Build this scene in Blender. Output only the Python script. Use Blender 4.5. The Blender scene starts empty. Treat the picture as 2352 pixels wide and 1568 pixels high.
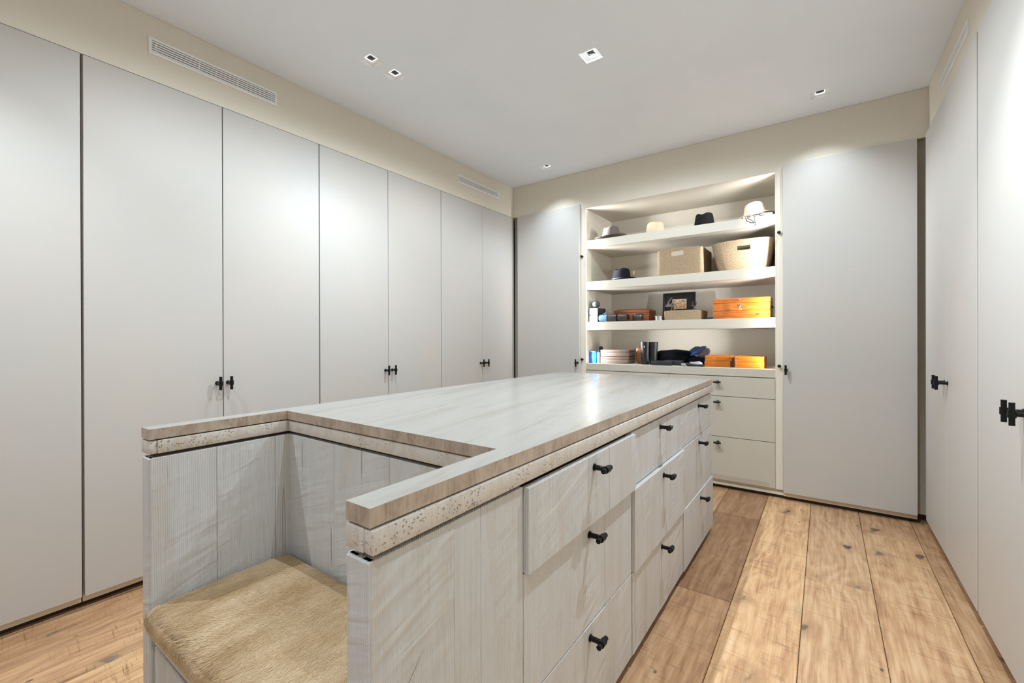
import bpy, bmesh, math, random
import numpy as np
from mathutils import Vector, Matrix
random.seed(7)
np.random.seed(7)
SC = bpy.context.scene
COL = SC.collection

# ------------------------------------------------------------------ camera
def cam_axes(yaw, pitch, roll):
    yaw, pitch, roll = map(math.radians, (yaw, pitch, roll))
    f = Vector((-math.sin(yaw), math.cos(yaw), 0)); r = Vector((math.cos(yaw), math.sin(yaw), 0)); d = Vector((0, 0, -1))
    f2 = f * math.cos(pitch) - d * math.sin(pitch); d2 = d * math.cos(pitch) + f * math.sin(pitch)
    return r * math.cos(roll) + d2 * math.sin(roll), d2 * math.cos(roll) - r * math.sin(roll), f2
_r, _d, _f = cam_axes(35.46822, -0.07832, 0.16952)
cd = bpy.data.cameras.new('camera'); CAM = bpy.data.objects.new('camera', cd); COL.objects.link(CAM)
cd.sensor_width = 36.0; cd.lens = 36.0 * 1007.72 / 2352.0; cd.shift_y = (776.79 - 784.0) / 2352.0
cd.clip_start = 0.05
m = Matrix.Identity(4)
for i in range(3):
    m[i][0] = _r[i]; m[i][1] = -_d[i]; m[i][2] = -_f[i]
m[2][3] = 1.18
CAM.matrix_world = m
SC.camera = CAM

# ------------------------------------------------------------------ world, light levels, exposure
W = bpy.data.worlds.new('world'); SC.world = W; W.use_nodes = True
bg = W.node_tree.nodes['Background']; bg.inputs[0].default_value = (0.86, 0.93, 1.0, 1); bg.inputs[1].default_value = 0.22
SPOT_W = 125.0         # a ceiling downlight at full dim level (level per lamp in LIGHTS)
LED_W = 4.4           # each shelf strip
SPOT_COL = (0.80, 0.92, 1.02)
LED_COL = (0.95, 0.97, 1.0)
SC.view_settings.view_transform = 'Standard'; SC.view_settings.look = 'None'
SC.view_settings.gamma = 1.0; SC.view_settings.use_curve_mapping = False
SC.view_settings.exposure = 1.43
try:
    SC.cycles.max_bounces = 7; SC.cycles.diffuse_bounces = 4; SC.cycles.glossy_bounces = 3; SC.cycles.adaptive_threshold = 0.1; SC.cycles.use_denoising = True
    SC.cycles.sample_clamp_indirect = 8.0; SC.cycles.caustics_reflective = False; SC.cycles.caustics_refractive = False
except Exception:
    pass

# ------------------------------------------------------------------ material helpers
class NT:
    def __init__(s, name):
        s.m = bpy.data.materials.new(name); s.m.use_nodes = True
        s.t = s.m.node_tree; s.b = s.t.nodes['Principled BSDF']
    def n(s, typ, props=None, **inp):
        nd = s.t.nodes.new(typ)
        for k, v in (props or {}).items(): setattr(nd, k, v)
        for k, v in inp.items():
            key = int(k[1:]) if k[0] == 'i' and k[1:].isdigit() else k.replace('_', ' ')
            s.put(nd.inputs[key], v)
        return nd
    def put(s, sock, v):
        if isinstance(v, bpy.types.NodeSocket): s.t.links.new(v, sock)
        elif isinstance(v, bpy.types.Node): s.t.links.new(v.outputs[0], sock)
        else:
            if isinstance(v, (tuple, list)) and len(v) == 3 and sock.type == 'RGBA': v = (*v, 1)
            sock.default_value = v
    def math(s, op, a, b=None, c=None, clamp=False):
        nd = s.t.nodes.new('ShaderNodeMath'); nd.operation = op; nd.use_clamp = clamp
        s.put(nd.inputs[0], a)
        if b is not None: s.put(nd.inputs[1], b)
        if c is not None: s.put(nd.inputs[2], c)
        return nd.outputs[0]
    def vec(s, x, y, z):
        return s.n('ShaderNodeCombineXYZ', X=x, Y=y, Z=z).outputs[0]
    def mix(s, f, a, b, blend='MIX'):
        nd = s.t.nodes.new('ShaderNodeMix'); nd.data_type = 'RGBA'; nd.blend_type = blend
        s.put(nd.inputs[0], f); s.put(nd.inputs[6], a); s.put(nd.inputs[7], b)
        return nd.outputs[2]
    def noise(s, vec, scale=1.0, detail=3.0, rough=0.5, dist=0.0):
        return s.n('ShaderNodeTexNoise', Vector=vec, Scale=scale, Detail=detail, Roughness=rough, Distortion=dist).outputs[0]
    def voro(s, vec, scale=1.0, rnd=1.0, feature='F1'):
        nd = s.n('ShaderNodeTexVoronoi', Vector=vec, Scale=scale, Randomness=rnd); nd.feature = feature
        return nd
    def ramp(s, f, stops):
        nd = s.t.nodes.new('ShaderNodeValToRGB'); cr = nd.color_ramp
        while len(cr.elements) < len(stops): cr.elements.new(0.5)
        for e, (p, c) in zip(cr.elements, stops):
            e.position = p
            e.color = (c, c, c, 1) if isinstance(c, (int, float)) else (*c, 1)
        s.put(nd.inputs[0], f); return nd.outputs[0]
    def pos(s):
        g = s.n('ShaderNodeNewGeometry'); sp = s.n('ShaderNodeSeparateXYZ', Vector=g.outputs['Position'])
        return sp.outputs
    def rnd(s):
        return s.n('ShaderNodeObjectInfo').outputs['Random']
    def bump(s, h, strength=0.3, dist=0.01):
        s.put(s.b.inputs['Normal'], s.n('ShaderNodeBump', Height=h, Strength=strength, Distance=dist).outputs[0])
    def out(s, col=None, rough=None, metal=None, spec=None):
        if col is not None: s.put(s.b.inputs['Base Color'], col)
        if rough is not None: s.put(s.b.inputs['Roughness'], rough)
        if metal is not None: s.put(s.b.inputs['Metallic'], metal)
        if spec is not None: s.put(s.b.inputs['Specular IOR Level'], spec)
        return s.m
M = {}
def plain(name, col, rough=0.5, metal=0.0, var=0.06, scale=30.0, spec=0.5, bump=0.0):
    t = NT(name); p = t.n('ShaderNodeTexCoord').outputs['Object']
    f = t.noise(p, scale, 4)
    a = tuple(max(0, c * (1 - var)) for c in col); b = tuple(min(1, c * (1 + var)) for c in col)
    c = t.ramp(f, [(0.3, a), (0.7, b)])
    if bump: t.bump(t.noise(p, scale * 4, 3), bump, 0.002)
    M[name] = t.out(c, rough, metal, spec); return M[name]

def mat_lacquer(name, c1, c2, c3, rough):
    t = NT(name); X, Y, Z = t.pos(); r = t.rnd()
    u = t.math('ADD', t.math('ADD', X, Y), t.math('MULTIPLY', r, 23.0))
    big = t.noise(t.vec(u, Z, 0.0), 1.6, 3, 0.55)
    br = t.noise(t.vec(t.math('MULTIPLY', u, 60.0), t.math('MULTIPLY', Z, 2.0), 0.0), 1.0, 4)
    col = t.ramp(big, [(0.25, c1), (0.5, c2), (0.75, c3)])
    col = t.mix(t.math('MULTIPLY', br, 0.10), col, (0.50, 0.48, 0.45))
    M[name] = t.out(col, rough, spec=0.35)
mat_lacquer('door_lacquer', (0.572, 0.52, 0.465), (0.552, 0.517, 0.475), (0.535, 0.517, 0.493), 0.48)
mat_lacquer('taupe_lacquer_lifted', (0.77, 0.70, 0.585), (0.785, 0.715, 0.60), (0.795, 0.725, 0.61), 0.5)  # one taupe paint in two copies; this one lightened in place of light
mat_lacquer('taupe_lacquer_dimmed', (0.575, 0.525, 0.435), (0.59, 0.54, 0.45), (0.60, 0.55, 0.46), 0.5)  # same taupe paint, darkened copy: niche brightness held down through the colour
def mat_ceiling():
    t = NT('ceiling_plaster'); X, Y, Z = t.pos(); v = t.vec(X, Y, Z)
    f = t.noise(v, 1.3, 5, 0.55, 0.6)
    c = t.ramp(f, [(0.3, (0.835, 0.88, 0.93)), (0.7, (0.88, 0.92, 0.97))])
    M['ceiling_plaster'] = t.out(c, 0.7, spec=0.3)
mat_ceiling()
def mat_floor():
    t = NT('oak_floor'); X, Y, Z = t.pos(); r = t.rnd()
    o = t.math('MULTIPLY', r, 41.0)
    x = t.math('ADD', X, o); y = t.math('ADD', Y, t.math('MULTIPLY', r, 17.0))
    warp = t.noise(t.vec(t.math('MULTIPLY', x, 3.0), t.math('MULTIPLY', y, 0.9), o), 1.0, 3, 0.5)
    g0 = t.math('ADD', t.math('MULTIPLY', x, 70.0), t.math('MULTIPLY', warp, 85.0))
    rings = t.math('ADD', t.math('MULTIPLY', t.math('SINE', g0), 0.5), 0.5)
    fine = t.noise(t.vec(t.math('MULTIPLY', x, 75.0), t.math('MULTIPLY', y, 4.0), o), 1.0, 3, 0.75)
    patch = t.noise(t.vec(t.math('MULTIPLY', x, 15.0), t.math('MULTIPLY', y, 1.5), o), 1.0, 4, 0.7)
    f = t.math('ADD', t.math('MULTIPLY', rings, 0.075), t.math('ADD', t.math('MULTIPLY', fine, 0.56), t.math('MULTIPLY', patch, 0.42)))
    col = t.ramp(f, [(0.30, (0.24, 0.128, 0.068)), (0.44, (0.44, 0.266, 0.152)), (0.58, (0.585, 0.395, 0.238)), (0.76, (0.71, 0.54, 0.375))])
    tone = t.n('ShaderNodeObjectInfo').outputs['Color']
    col = t.mix(1.0, col, tone, 'MULTIPLY')
    # saw kerfs across the grain
    kv = t.noise(t.vec(t.math('MULTIPLY', x, 9.0), t.math('ADD', t.math('MULTIPLY', y, 120.0), t.math('MULTIPLY', x, 12.0)), o), 1.0, 3, 0.75)
    kmask = t.ramp(t.noise(t.vec(t.math('MULTIPLY', x, 5.0), t.math('MULTIPLY', y, 2.4), t.math('ADD', o, 5.0)), 1.0, 3), [(0.36, 0.0), (0.54, 1.0)])
    kerf = t.math('MULTIPLY', t.ramp(kv, [(0.57, 0.0), (0.66, 1.0)]), kmask)
    col = t.mix(t.math('MULTIPLY', kerf, 0.6), col, (0.20, 0.11, 0.055))
    # knots
    kw = t.noise(t.vec(t.math('MULTIPLY', x, 14.0), t.math('MULTIPLY', y, 9.0), o), 1.0, 3)
    vo = t.voro(t.vec(t.math('ADD', t.math('MULTIPLY', x, 6.0), t.math('MULTIPLY', kw, 0.5)), t.math('ADD', t.math('MULTIPLY', y, 3.6), t.math('MULTIPLY', kw, 0.6)), o), 1.0)
    kd = vo.outputs['Distance']; pick = t.n('ShaderNodeSeparateColor', Color=vo.outputs['Color']).outputs[0]
    on_ = t.ramp(pick, [(0.34, 0.0), (0.35, 1.0)])
    halo = t.math('MULTIPLY', t.ramp(kd, [(0.10, 1.0), (0.36, 0.0)]), on_)
    v2 = t.voro(t.vec(t.math('MULTIPLY', x, 19.0), t.math('MULTIPLY', y, 11.0), o), 1.0)
    pin = t.math('MULTIPLY', t.ramp(v2.outputs['Distance'], [(0.08, 1.0), (0.13, 0.0)]), t.ramp(t.n('ShaderNodeSeparateColor', Color=v2.outputs['Color']).outputs[0], [(0.84, 0.0), (0.85, 1.0)]))
    core = t.math('MAXIMUM', t.math('MULTIPLY', t.ramp(kd, [(0.095, 1.0), (0.125, 0.0)]), on_), pin)
    col = t.mix(t.math('MULTIPLY', halo, 0.45), col, (0.27, 0.15, 0.075))
    col = t.mix(t.math('MULTIPLY', core, 0.85), col, t.ramp(kw, [(0.4, (0.035, 0.026, 0.02)), (0.62, (0.20, 0.15, 0.115))]))
    t.bump(t.math('SUBTRACT', t.math('MULTIPLY', fine, 0.4), t.math('ADD', kerf, t.math('MULTIPLY', core, 0.6))), 0.35, 0.002)
    M['oak_floor'] = t.out(col, t.ramp(fine, [(0.3, 0.40), (0.7, 0.58)]), spec=0.4)
mat_floor()
def mat_whitewood():
    t = NT('whitewashed_wood'); X, Y, Z = t.pos(); r = t.rnd()
    o = t.math('MULTIPLY', r, 37.0)
    u = t.math('ADD', t.math('ADD', X, Y), o); z = t.math('ADD', Z, t.math('MULTIPLY', r, 13.0))
    warp = t.noise(t.vec(t.math('MULTIPLY', u, 5.0), t.math('MULTIPLY', z, 1.1), o), 1.0, 3)
    ring = t.math('ADD', t.math('MULTIPLY', t.math('SINE', t.math('ADD', t.math('MULTIPLY', u, 1250.0), t.math('MULTIPLY', warp, 60.0))), 0.5), 0.5)
    fine = t.noise(t.vec(t.math('MULTIPLY', u, 170.0), t.math('MULTIPLY', z, 5.0), o), 1.0, 5, 0.6)
    broad = t.noise(t.vec(t.math('MULTIPLY', u, 12.0), t.math('MULTIPLY', z, 1.4), o), 1.0, 4, 0.6)
    saw = t.noise(t.vec(t.math('MULTIPLY', u, 5.0), t.math('ADD', t.math('MULTIPLY', z, 34.0), t.math('MULTIPLY', u, -11.0)), o), 1.0, 2, 0.5, 0.5)
    smask = t.ramp(t.noise(t.vec(t.math('MULTIPLY', u, 4.0), t.math('MULTIPLY', z, 2.0), t.math('ADD', o, 9.0)), 1.0, 2), [(0.44, 0.0), (0.60, 1.0)])
    col = t.ramp(broad, [(0.22, (0.52, 0.455, 0.385)), (0.34, (0.60, 0.575, 0.54)), (0.5, (0.622, 0.62, 0.612)), (0.75, (0.66, 0.66, 0.66))])
    col = t.mix(t.math('MULTIPLY', t.ramp(fine, [(0.52, 0.0), (0.75, 1.0)]), 0.35), col, (0.40, 0.36, 0.32))
    col = t.mix(t.math('MULTIPLY', t.math('MULTIPLY', t.ramp(saw, [(0.5, 0.0), (0.7, 1.0)]), smask), 0.30), col, (0.80, 0.79, 0.77))
    # knots and hairline cracks
    kw = t.noise(t.vec(t.math('MULTIPLY', u, 18.0), t.math('MULTIPLY', z, 12.0), o), 1.0, 3)
    vo = t.voro(t.vec(t.math('ADD', t.math('MULTIPLY', u, 6.5), t.math('MULTIPLY', kw, 0.35)), t.math('ADD', t.math('MULTIPLY', z, 4.0), t.math('MULTIPLY', kw, 0.35)), o), 1.0)
    kd = vo.outputs['Distance']; pick = t.n('ShaderNodeSeparateColor', Color=vo.outputs['Color']).outputs[0]
    on_ = t.ramp(pick, [(0.72, 0.0), (0.73, 1.0)])
    knot = t.math('MULTIPLY', t.math('MULTIPLY', t.ramp(kd, [(0.05, 1.0), (0.16, 0.0)]), on_), t.math('ADD', t.math('MULTIPLY', t.math('SINE', t.math('MULTIPLY', kd, 210.0)), 0.5), 0.5))
    col = t.mix(t.math('MULTIPLY', knot, 0.35), col, (0.42, 0.36, 0.31))
    cr = t.noise(t.vec(t.math('MULTIPLY', u, 30.0), t.math('MULTIPLY', z, 1.1), t.math('ADD', o, 3.0)), 1.0, 1, 0.5)
    crack = t.math('SUBTRACT', 1.0, t.ramp(t.math('ABSOLUTE', t.math('SUBTRACT', cr, 0.74)), [(0.0, 0.0), (0.009, 1.0)]))
    col = t.mix(t.math('MULTIPLY', crack, 0.6), col, (0.22, 0.17, 0.135))
    h = t.math('ADD', t.math('MULTIPLY', ring, 0.35), t.math('ADD', t.math('MULTIPLY', fine, 0.5), t.math('MULTIPLY', t.math('MULTIPLY', saw, smask), 2.6)))
    h = t.math('SUBTRACT', h, t.math('MULTIPLY', crack, 1.5))
    t.bump(h, 0.8, 0.0022)
    M['whitewashed_wood'] = t.out(col, 0.62, spec=0.3)
mat_whitewood()
def mat_travertine(name, stops, rough, edge=False, pits=False):
    t = NT(name); X, Y, Z = t.pos()
    if edge:
        u = t.math('ADD', X, Y)
        f = t.math('ADD', t.math('MULTIPLY', t.noise(t.vec(t.math('MULTIPLY', u, 26.0), t.math('MULTIPLY', Z, 14.0), 0.0), 1.0, 5, 0.65, 0.6), 0.7), t.math('MULTIPLY', t.noise(t.vec(t.math('MULTIPLY', u, 160.0), t.math('MULTIPLY', Z, 22.0), 0.0), 1.0, 4), 0.3))
    else:
        x2 = t.math('ADD', X, t.math('MULTIPLY', Y, 0.16))
        a = t.noise(t.vec(t.math('MULTIPLY', x2, 7.5), t.math('MULTIPLY', Y, 0.9), 0.0), 1.0, 4, 0.65, 0.5)
        b = t.noise(t.vec(t.math('MULTIPLY', x2, 60.0), t.math('MULTIPLY', Y, 9.0), 0.0), 1.0, 5, 0.6)
        f = t.math('ADD', t.math('MULTIPLY', a, 0.72), t.math('MULTIPLY', b, 0.28))
    col = t.ramp(f, stops)
    if pits:
        v = t.vec(t.math('ADD', X, 0.0), Y, t.math('MULTIPLY', Z, 1.0))
        vd = t.n('ShaderNodeVectorMath', {'operation': 'ADD'}, i0=v, i1=t.vec(0.0, t.math('MULTIPLY', t.noise(v, 130.0, 2), 0.008), t.math('MULTIPLY', t.noise(v, 150.0, 2), 0.006))).outputs[0]
        vo = t.voro(vd, 165.0); kd = vo.outputs['Distance']; pick = t.n('ShaderNodeSeparateColor', Color=vo.outputs['Color']).outputs[1]
        mask = t.ramp(t.noise(v, 11.0, 2), [(0.45, 0.0), (0.60, 1.0)])
        pit = t.math('MULTIPLY', t.math('MULTIPLY', t.ramp(kd, [(0.22, 1.0), (0.36, 0.0)]), t.ramp(pick, [(0.38, 0.0), (0.39, 1.0)])), mask)
        ye = t.math('MULTIPLY', t.ramp(t.noise(v, 48.0, 3), [(0.60, 0.0), (0.68, 1.0)]), mask)
        col = t.mix(t.math('MULTIPLY', ye, 0.55), col, (0.58, 0.44, 0.24))
        col = t.mix(t.math('MULTIPLY', pit, 0.65), col, (0.22, 0.155, 0.11))
        t.bump(t.math('ADD', t.math('MULTIPLY', pit, -1.0), t.math('MULTIPLY', t.noise(v, 160.0, 3), 0.3)), 0.8, 0.003)
    else:
        t.bump(f, 0.06, 0.004)
    M[name] = t.out(col, rough, spec=0.45)
mat_travertine('travertine_top', [(0.24, (0.215, 0.178, 0.142)), (0.37, (0.295, 0.263, 0.224)), (0.50, (0.34, 0.32, 0.287)), (0.75, (0.365, 0.35, 0.325))], 0.26)
mat_travertine('travertine_edge', [(0.30, (0.27, 0.195, 0.145)), (0.5, (0.46, 0.365, 0.285)), (0.72, (0.62, 0.525, 0.44))], 0.45, edge=True)
mat_travertine('travertine_rough', [(0.30, (0.56, 0.485, 0.42)), (0.5, (0.64, 0.58, 0.52)), (0.72, (0.70, 0.655, 0.61))], 0.7, edge=True, pits=True)
def mat_hide(name, k):
    t = NT(name); X, Y, Z = t.pos()
    f = t.math('ADD', t.math('MULTIPLY', t.noise(t.vec(t.math('MULTIPLY', X, 14.0), t.math('MULTIPLY', Y, 5.0), Z), 1.0, 4), 0.6), t.math('MULTIPLY', t.noise(t.vec(t.math('MULTIPLY', X, 500.0), t.math('MULTIPLY', Y, 40.0), Z), 1.0, 2), 0.4))
    col = t.ramp(f, [(0.30, tuple(c * k for c in (0.40, 0.25, 0.115))), (0.5, tuple(c * k for c in (0.56, 0.395, 0.225))), (0.70, tuple(c * k for c in (0.71, 0.55, 0.36)))])
    M[name] = t.out(col, 0.55, spec=0.25)
mat_hide('cow_hide', 0.9); mat_hide('hide_fur', 1.12)
def mat_weave(name, a, b, c, sc):
    t = NT(name); p = t.n('ShaderNodeTexCoord').outputs['Object']; sp = t.n('ShaderNodeSeparateXYZ', Vector=p).outputs
    u = t.math('ADD', sp[0], sp[1])
    w = t.math('SINE', t.math('MULTIPLY', sp[2], 1250.0))
    tw = t.noise(t.vec(t.math('MULTIPLY', u, 110.0), t.math('MULTIPLY', sp[2], 150.0), 0.0), sc, 3, 0.6)
    col = t.ramp(t.math('ADD', t.math('MULTIPLY', w, 0.07), tw), [(0.32, a), (0.5, b), (0.7, c)])
    t.bump(t.math('ADD', t.math('MULTIPLY', w, 0.35), tw), 0.6, 0.003)
    M[name] = t.out(col, 0.75, spec=0.2)
mat_weave('seagrass', (0.17, 0.11, 0.055), (0.33, 0.235, 0.14), (0.46, 0.36, 0.235), 1.4)
def mat_boxwood(name, a, b, c, rough, scale=1.0):
    t = NT(name); p = t.n('ShaderNodeTexCoord').outputs['Object']; sp = t.n('ShaderNodeSeparateXYZ', Vector=p).outputs
    f = t.noise(t.vec(t.math('MULTIPLY', sp[0], 5.0 * scale), t.math('MULTIPLY', sp[1], 6.0), t.math('MULTIPLY', sp[2], 60.0 * scale)), 1.0, 5, 0.6, 0.8)
    M[name] = t.out(t.ramp(f, [(0.3, a), (0.5, b), (0.72, c)]), rough, spec=0.5)
mat_boxwood('orange_wood', (0.22, 0.045, 0.006), (0.37, 0.10, 0.013), (0.50, 0.175, 0.03), 0.25)
mat_boxwood('amber_wood', (0.32, 0.075, 0.006), (0.45, 0.13, 0.010), (0.54, 0.185, 0.02), 0.3)
mat_boxwood('red_wood', (0.055, 0.014, 0.006), (0.15, 0.04, 0.014), (0.24, 0.072, 0.026), 0.3)
plain('black_metal', (0.012, 0.012, 0.012), 0.35, 0.6)
plain('vent_paint', (0.90, 0.89, 0.87), 0.4, 0, 0.02)
plain('vent_dark', (0.05, 0.047, 0.042), 0.8)
plain('plinth_dark', (0.055, 0.032, 0.018), 0.6)
plain('lamp_white', (0.93, 0.93, 0.93), 0.4, 0, 0.02)
plain('lamp_black', (0.012, 0.013, 0.014), 0.15, 0, 0.02)
plain('grey_felt', (0.124, 0.1023, 0.0899), 0.85, 0, 0.08, 120, 0.2, 0.2)
plain('cream_felt', (0.504, 0.4158, 0.2842), 0.85, 0, 0.05, 120, 0.2, 0.2)
plain('black_felt', (0.0042, 0.0042, 0.0049), 0.9, 0, 0.08, 120, 0.15, 0.2)
plain('ivory_felt', (0.688, 0.588, 0.456), 0.85, 0, 0.05, 120, 0.2, 0.2)
plain('navy_felt', (0.0099, 0.0099, 0.0135), 0.85, 0, 0.08, 120, 0.2, 0.2)
plain('blue_beads', (0.112, 0.21, 0.336), 0.4, 0, 0.5, 160, 0.5, 0.4)
plain('feather_brown', (0.22, 0.13, 0.06), 0.7, 0, 0.3, 60)
plain('silver_paper', (0.275, 0.2805, 0.3025), 0.35, 0.3, 0.06)
plain('white_label', (0.64, 0.64, 0.64), 0.5, 0, 0.02)
plain('charcoal_leather', (0.02025, 0.0207, 0.0234), 0.5, 0, 0.2)
plain('grey_stone', (0.05, 0.0525, 0.055), 0.35, 0, 0.45, 40)
plain('blue_leather', (0.06375, 0.1275, 0.2025), 0.4, 0, 0.15)
plain('brown_leather', (0.03, 0.018, 0.016), 0.32, 0, 0.2)
plain('black_leather', (0.005, 0.005, 0.006), 0.5, 0, 0.2, 60, 0.5, 0.15)
plain('tan_leather', (0.2046, 0.0713, 0.0217), 0.4, 0, 0.15, 60, 0.5, 0.15)
plain('lamp_shape_grey', (0.176, 0.168, 0.172), 0.3, 0, 0.1)
plain('steel', (0.62, 0.62, 0.62), 0.22, 1.0, 0.05)
plain('brass', (0.60, 0.42, 0.18), 0.3, 1.0, 0.05)
plain('frame_black', (0.0048, 0.0048, 0.0064), 0.3, 0, 0.1)
plain('mat_black', (0.009, 0.009, 0.012), 0.12, 0, 0.2, 8)
plain('taupe_suede', (0.162, 0.114, 0.087), 0.75, 0, 0.06, 80)
plain('black_cloth', (0.004, 0.004, 0.006), 0.9, 0, 0.2, 60, 0.1, 0.3)
plain('navy_cloth', (0.0165, 0.0264, 0.055), 0.8, 0, 0.25, 60, 0.2, 0.3)
plain('royal_cloth', (0.0105, 0.0595, 0.294), 0.7, 0, 0.2)
plain('grey_cloth', (0.042, 0.0348, 0.0372), 0.8, 0, 0.15, 120, 0.2, 0.2)
plain('slate_plastic', (0.015, 0.0165, 0.021), 0.4, 0, 0.1)
plain('grey_metal', (0.065, 0.065, 0.075), 0.35, 0.5, 0.05)
plain('white_lining', (0.3025, 0.3025, 0.308), 0.6, 0, 0.05)
plain('cord_tan', (0.40, 0.26, 0.15), 0.6)
plain('socket_metal', (0.40, 0.41, 0.42), 0.45, 0.8, 0.1)
plain('socket_dark', (0.04, 0.03, 0.025), 0.6)
def mat_glass(name, col, rough=0.02):
    t = NT(name); t.b.inputs['Transmission Weight'].default_value = 1.0; t.b.inputs['IOR'].default_value = 1.45
    M[name] = t.out(col, rough)
mat_glass('clear_glass', (0.95, 0.97, 0.97)); mat_glass('lid_glass', (0.98, 0.98, 0.98))
def mat_bluebottle():
    t = NT('blue_gloss'); p = t.n('ShaderNodeTexCoord').outputs['Object']; sp = t.n('ShaderNodeSeparateXYZ', Vector=p).outputs
    M['blue_gloss'] = t.out(t.ramp(sp[0], [(0.0, (0.03, 0.16, 0.55)), (0.02, (0.02, 0.34, 0.80))]), 0.12)
mat_bluebottle()
def mat_zebra():
    t = NT('zebra_scarf'); p = t.n('ShaderNodeTexCoord').outputs['Object']
    f = t.noise(p, 60.0, 2, 0.5, 1.5)
    M['zebra_scarf'] = t.out(t.ramp(f, [(0.47, (0.015, 0.015, 0.015)), (0.52, (0.75, 0.72, 0.68))]), 0.8)
mat_zebra()
def mat_photo():
    t = NT('photo_print'); p = t.n('ShaderNodeTexCoord').outputs['Object']; sp = t.n('ShaderNodeSeparateXYZ', Vector=p).outputs
    f = t.noise(t.vec(t.math('MULTIPLY', sp[0], 55.0), 0.0, t.math('MULTIPLY', sp[2], 60.0)), 1.0, 3, 0.6, 0.4)
    low = t.ramp(sp[2], [(0.0, 1.0), (0.02, 0.0)])
    c = t.ramp(f, [(0.34, (0.09, 0.04, 0.015)), (0.45, (0.28, 0.19, 0.09)), (0.56, (0.46, 0.41, 0.29)), (0.7, (0.55, 0.52, 0.44))])
    M['photo_print'] = t.out(t.mix(t.math('MULTIPLY', low, 0.55), c, (0.35, 0.14, 0.035)), 0.25)
mat_photo()
def mat_emit(name, col, s):
    t = NT(name); t.put(t.b.inputs['Emission Color'], (*col, 1)); t.b.inputs['Emission Strength'].default_value = s
    t.m.cycles.emission_sampling = 'NONE'      # the lamps themselves are light objects
    M[name] = t.out(col, 0.5)
mat_emit('led_diffuser', (1.0, 0.97, 0.92), 2.0)
mat_emit('lamp_rim_glow', (1.0, 1.0, 1.0), 0.6)  # inner rim of the downlight; glow stands in for lamp light falling on it

# ------------------------------------------------------------------ mesh helpers
def box(bm, x0, x1, y0, y1, z0, z1, bev=0.0, seg=1, mi=0):
    vs = [bm.verts.new(p) for p in ((x0, y0, z0), (x1, y0, z0), (x1, y1, z0), (x0, y1, z0), (x0, y0, z1), (x1, y0, z1), (x1, y1, z1), (x0, y1, z1))]
    fs = [bm.faces.new([vs[i] for i in q]) for q in ((3, 2, 1, 0), (4, 5, 6, 7), (0, 1, 5, 4), (1, 2, 6, 5), (2, 3, 7, 6), (3, 0, 4, 7))]
    for f in fs: f.material_index = mi
    if bev > 0:
        es = {e for f in fs for e in f.edges}
        bmesh.ops.bevel(bm, geom=list(es), offset=bev, segments=seg, profile=0.5, affect='EDGES')
    return fs
def tube(bm, p0, p1, r0, r1=None, n=16, caps=True):
    p0, p1 = Vector(p0), Vector(p1); r1 = r0 if r1 is None else r1
    a = (p1 - p0).normalized(); t = Vector((0, 0, 1)) if abs(a.z) < 0.9 else Vector((1, 0, 0))
    u = a.cross(t).normalized(); v = a.cross(u)
    A = []; B = []
    for i in range(n):
        c, s = math.cos(2 * math.pi * i / n), math.sin(2 * math.pi * i / n)
        A.append(bm.verts.new(p0 + (u * c + v * s) * r0)); B.append(bm.verts.new(p1 + (u * c + v * s) * r1))
    for i in range(n):
        j = (i + 1) % n; bm.faces.new((A[i], B[i], B[j], A[j]))
    if caps:
        bm.faces.new(list(A)); bm.faces.new(list(reversed(B)))
def path_tube(bm, pts, r, n=8):
    for a, b in zip(pts[:-1], pts[1:]): tube(bm, a, b, r, n=n)
def lathe(bm, prof, n=32, c=(0, 0, 0), sx=1.0, sy=1.0):
    rings = []
    for (r, z) in prof:
        if r <= 1e-6: rings.append([bm.verts.new((c[0], c[1], c[2] + z))]); continue
        rings.append([bm.verts.new((c[0] + r * sx * math.cos(2 * math.pi * i / n), c[1] + r * sy * math.sin(2 * math.pi * i / n), c[2] + z)) for i in range(n)])
    for A, B in zip(rings[:-1], rings[1:]):
        for i in range(n):
            j = (i + 1) % n
            if len(A) == 1 and len(B) == 1: continue
            if len(A) == 1: bm.faces.new((A[0], B[j], B[i]))
            elif len(B) == 1: bm.faces.new((A[i], A[j], B[0]))
            else: bm.faces.new((A[i], A[j], B[j], B[i]))
def prism(bm, pts, y0, y1):
    """outline in X,Z extruded along Y"""
    A = [bm.verts.new((x, y0, z)) for x, z in pts]; B = [bm.verts.new((x, y1, z)) for x, z in pts]
    bm.faces.new(A); bm.faces.new(list(reversed(B)))
    n = len(pts)
    for i in range(n):
        j = (i + 1) % n; bm.faces.new((A[j], A[i], B[i], B[j]))
def obj(name, bm, mats, parent=None, smooth=False, loc=(0, 0, 0), rot=(0, 0, 0), angle=40):
    bmesh.ops.recalc_face_normals(bm, faces=bm.faces[:])
    me = bpy.data.meshes.new(name); bm.to_mesh(me); bm.free()
    for k in (mats if isinstance(mats, (list, tuple)) else [mats]): me.materials.append(M[k])
    if smooth:
        for p in me.polygons: p.use_smooth = True
        try: me.set_sharp_from_angle(angle=math.radians(angle))
        except Exception: pass
    o = bpy.data.objects.new(name, me); COL.objects.link(o)
    o.location = loc; o.rotation_euler = rot
    if parent is not None: o.parent = parent
    return o
def tag(o, label, cat, group=None):
    o['label'] = label; o['category'] = cat
    if group: o['group'] = group
    return o
def thing(name, label, cat, loc=(0, 0, 0), rot=(0, 0, 0), group=None):
    o = bpy.data.objects.new(name, None); COL.objects.link(o); o.empty_display_size = 0.1
    o.location = loc; o.rotation_euler = rot
    return tag(o, label, cat, group)
def struct(o): o['kind'] = 'structure'; return o
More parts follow.
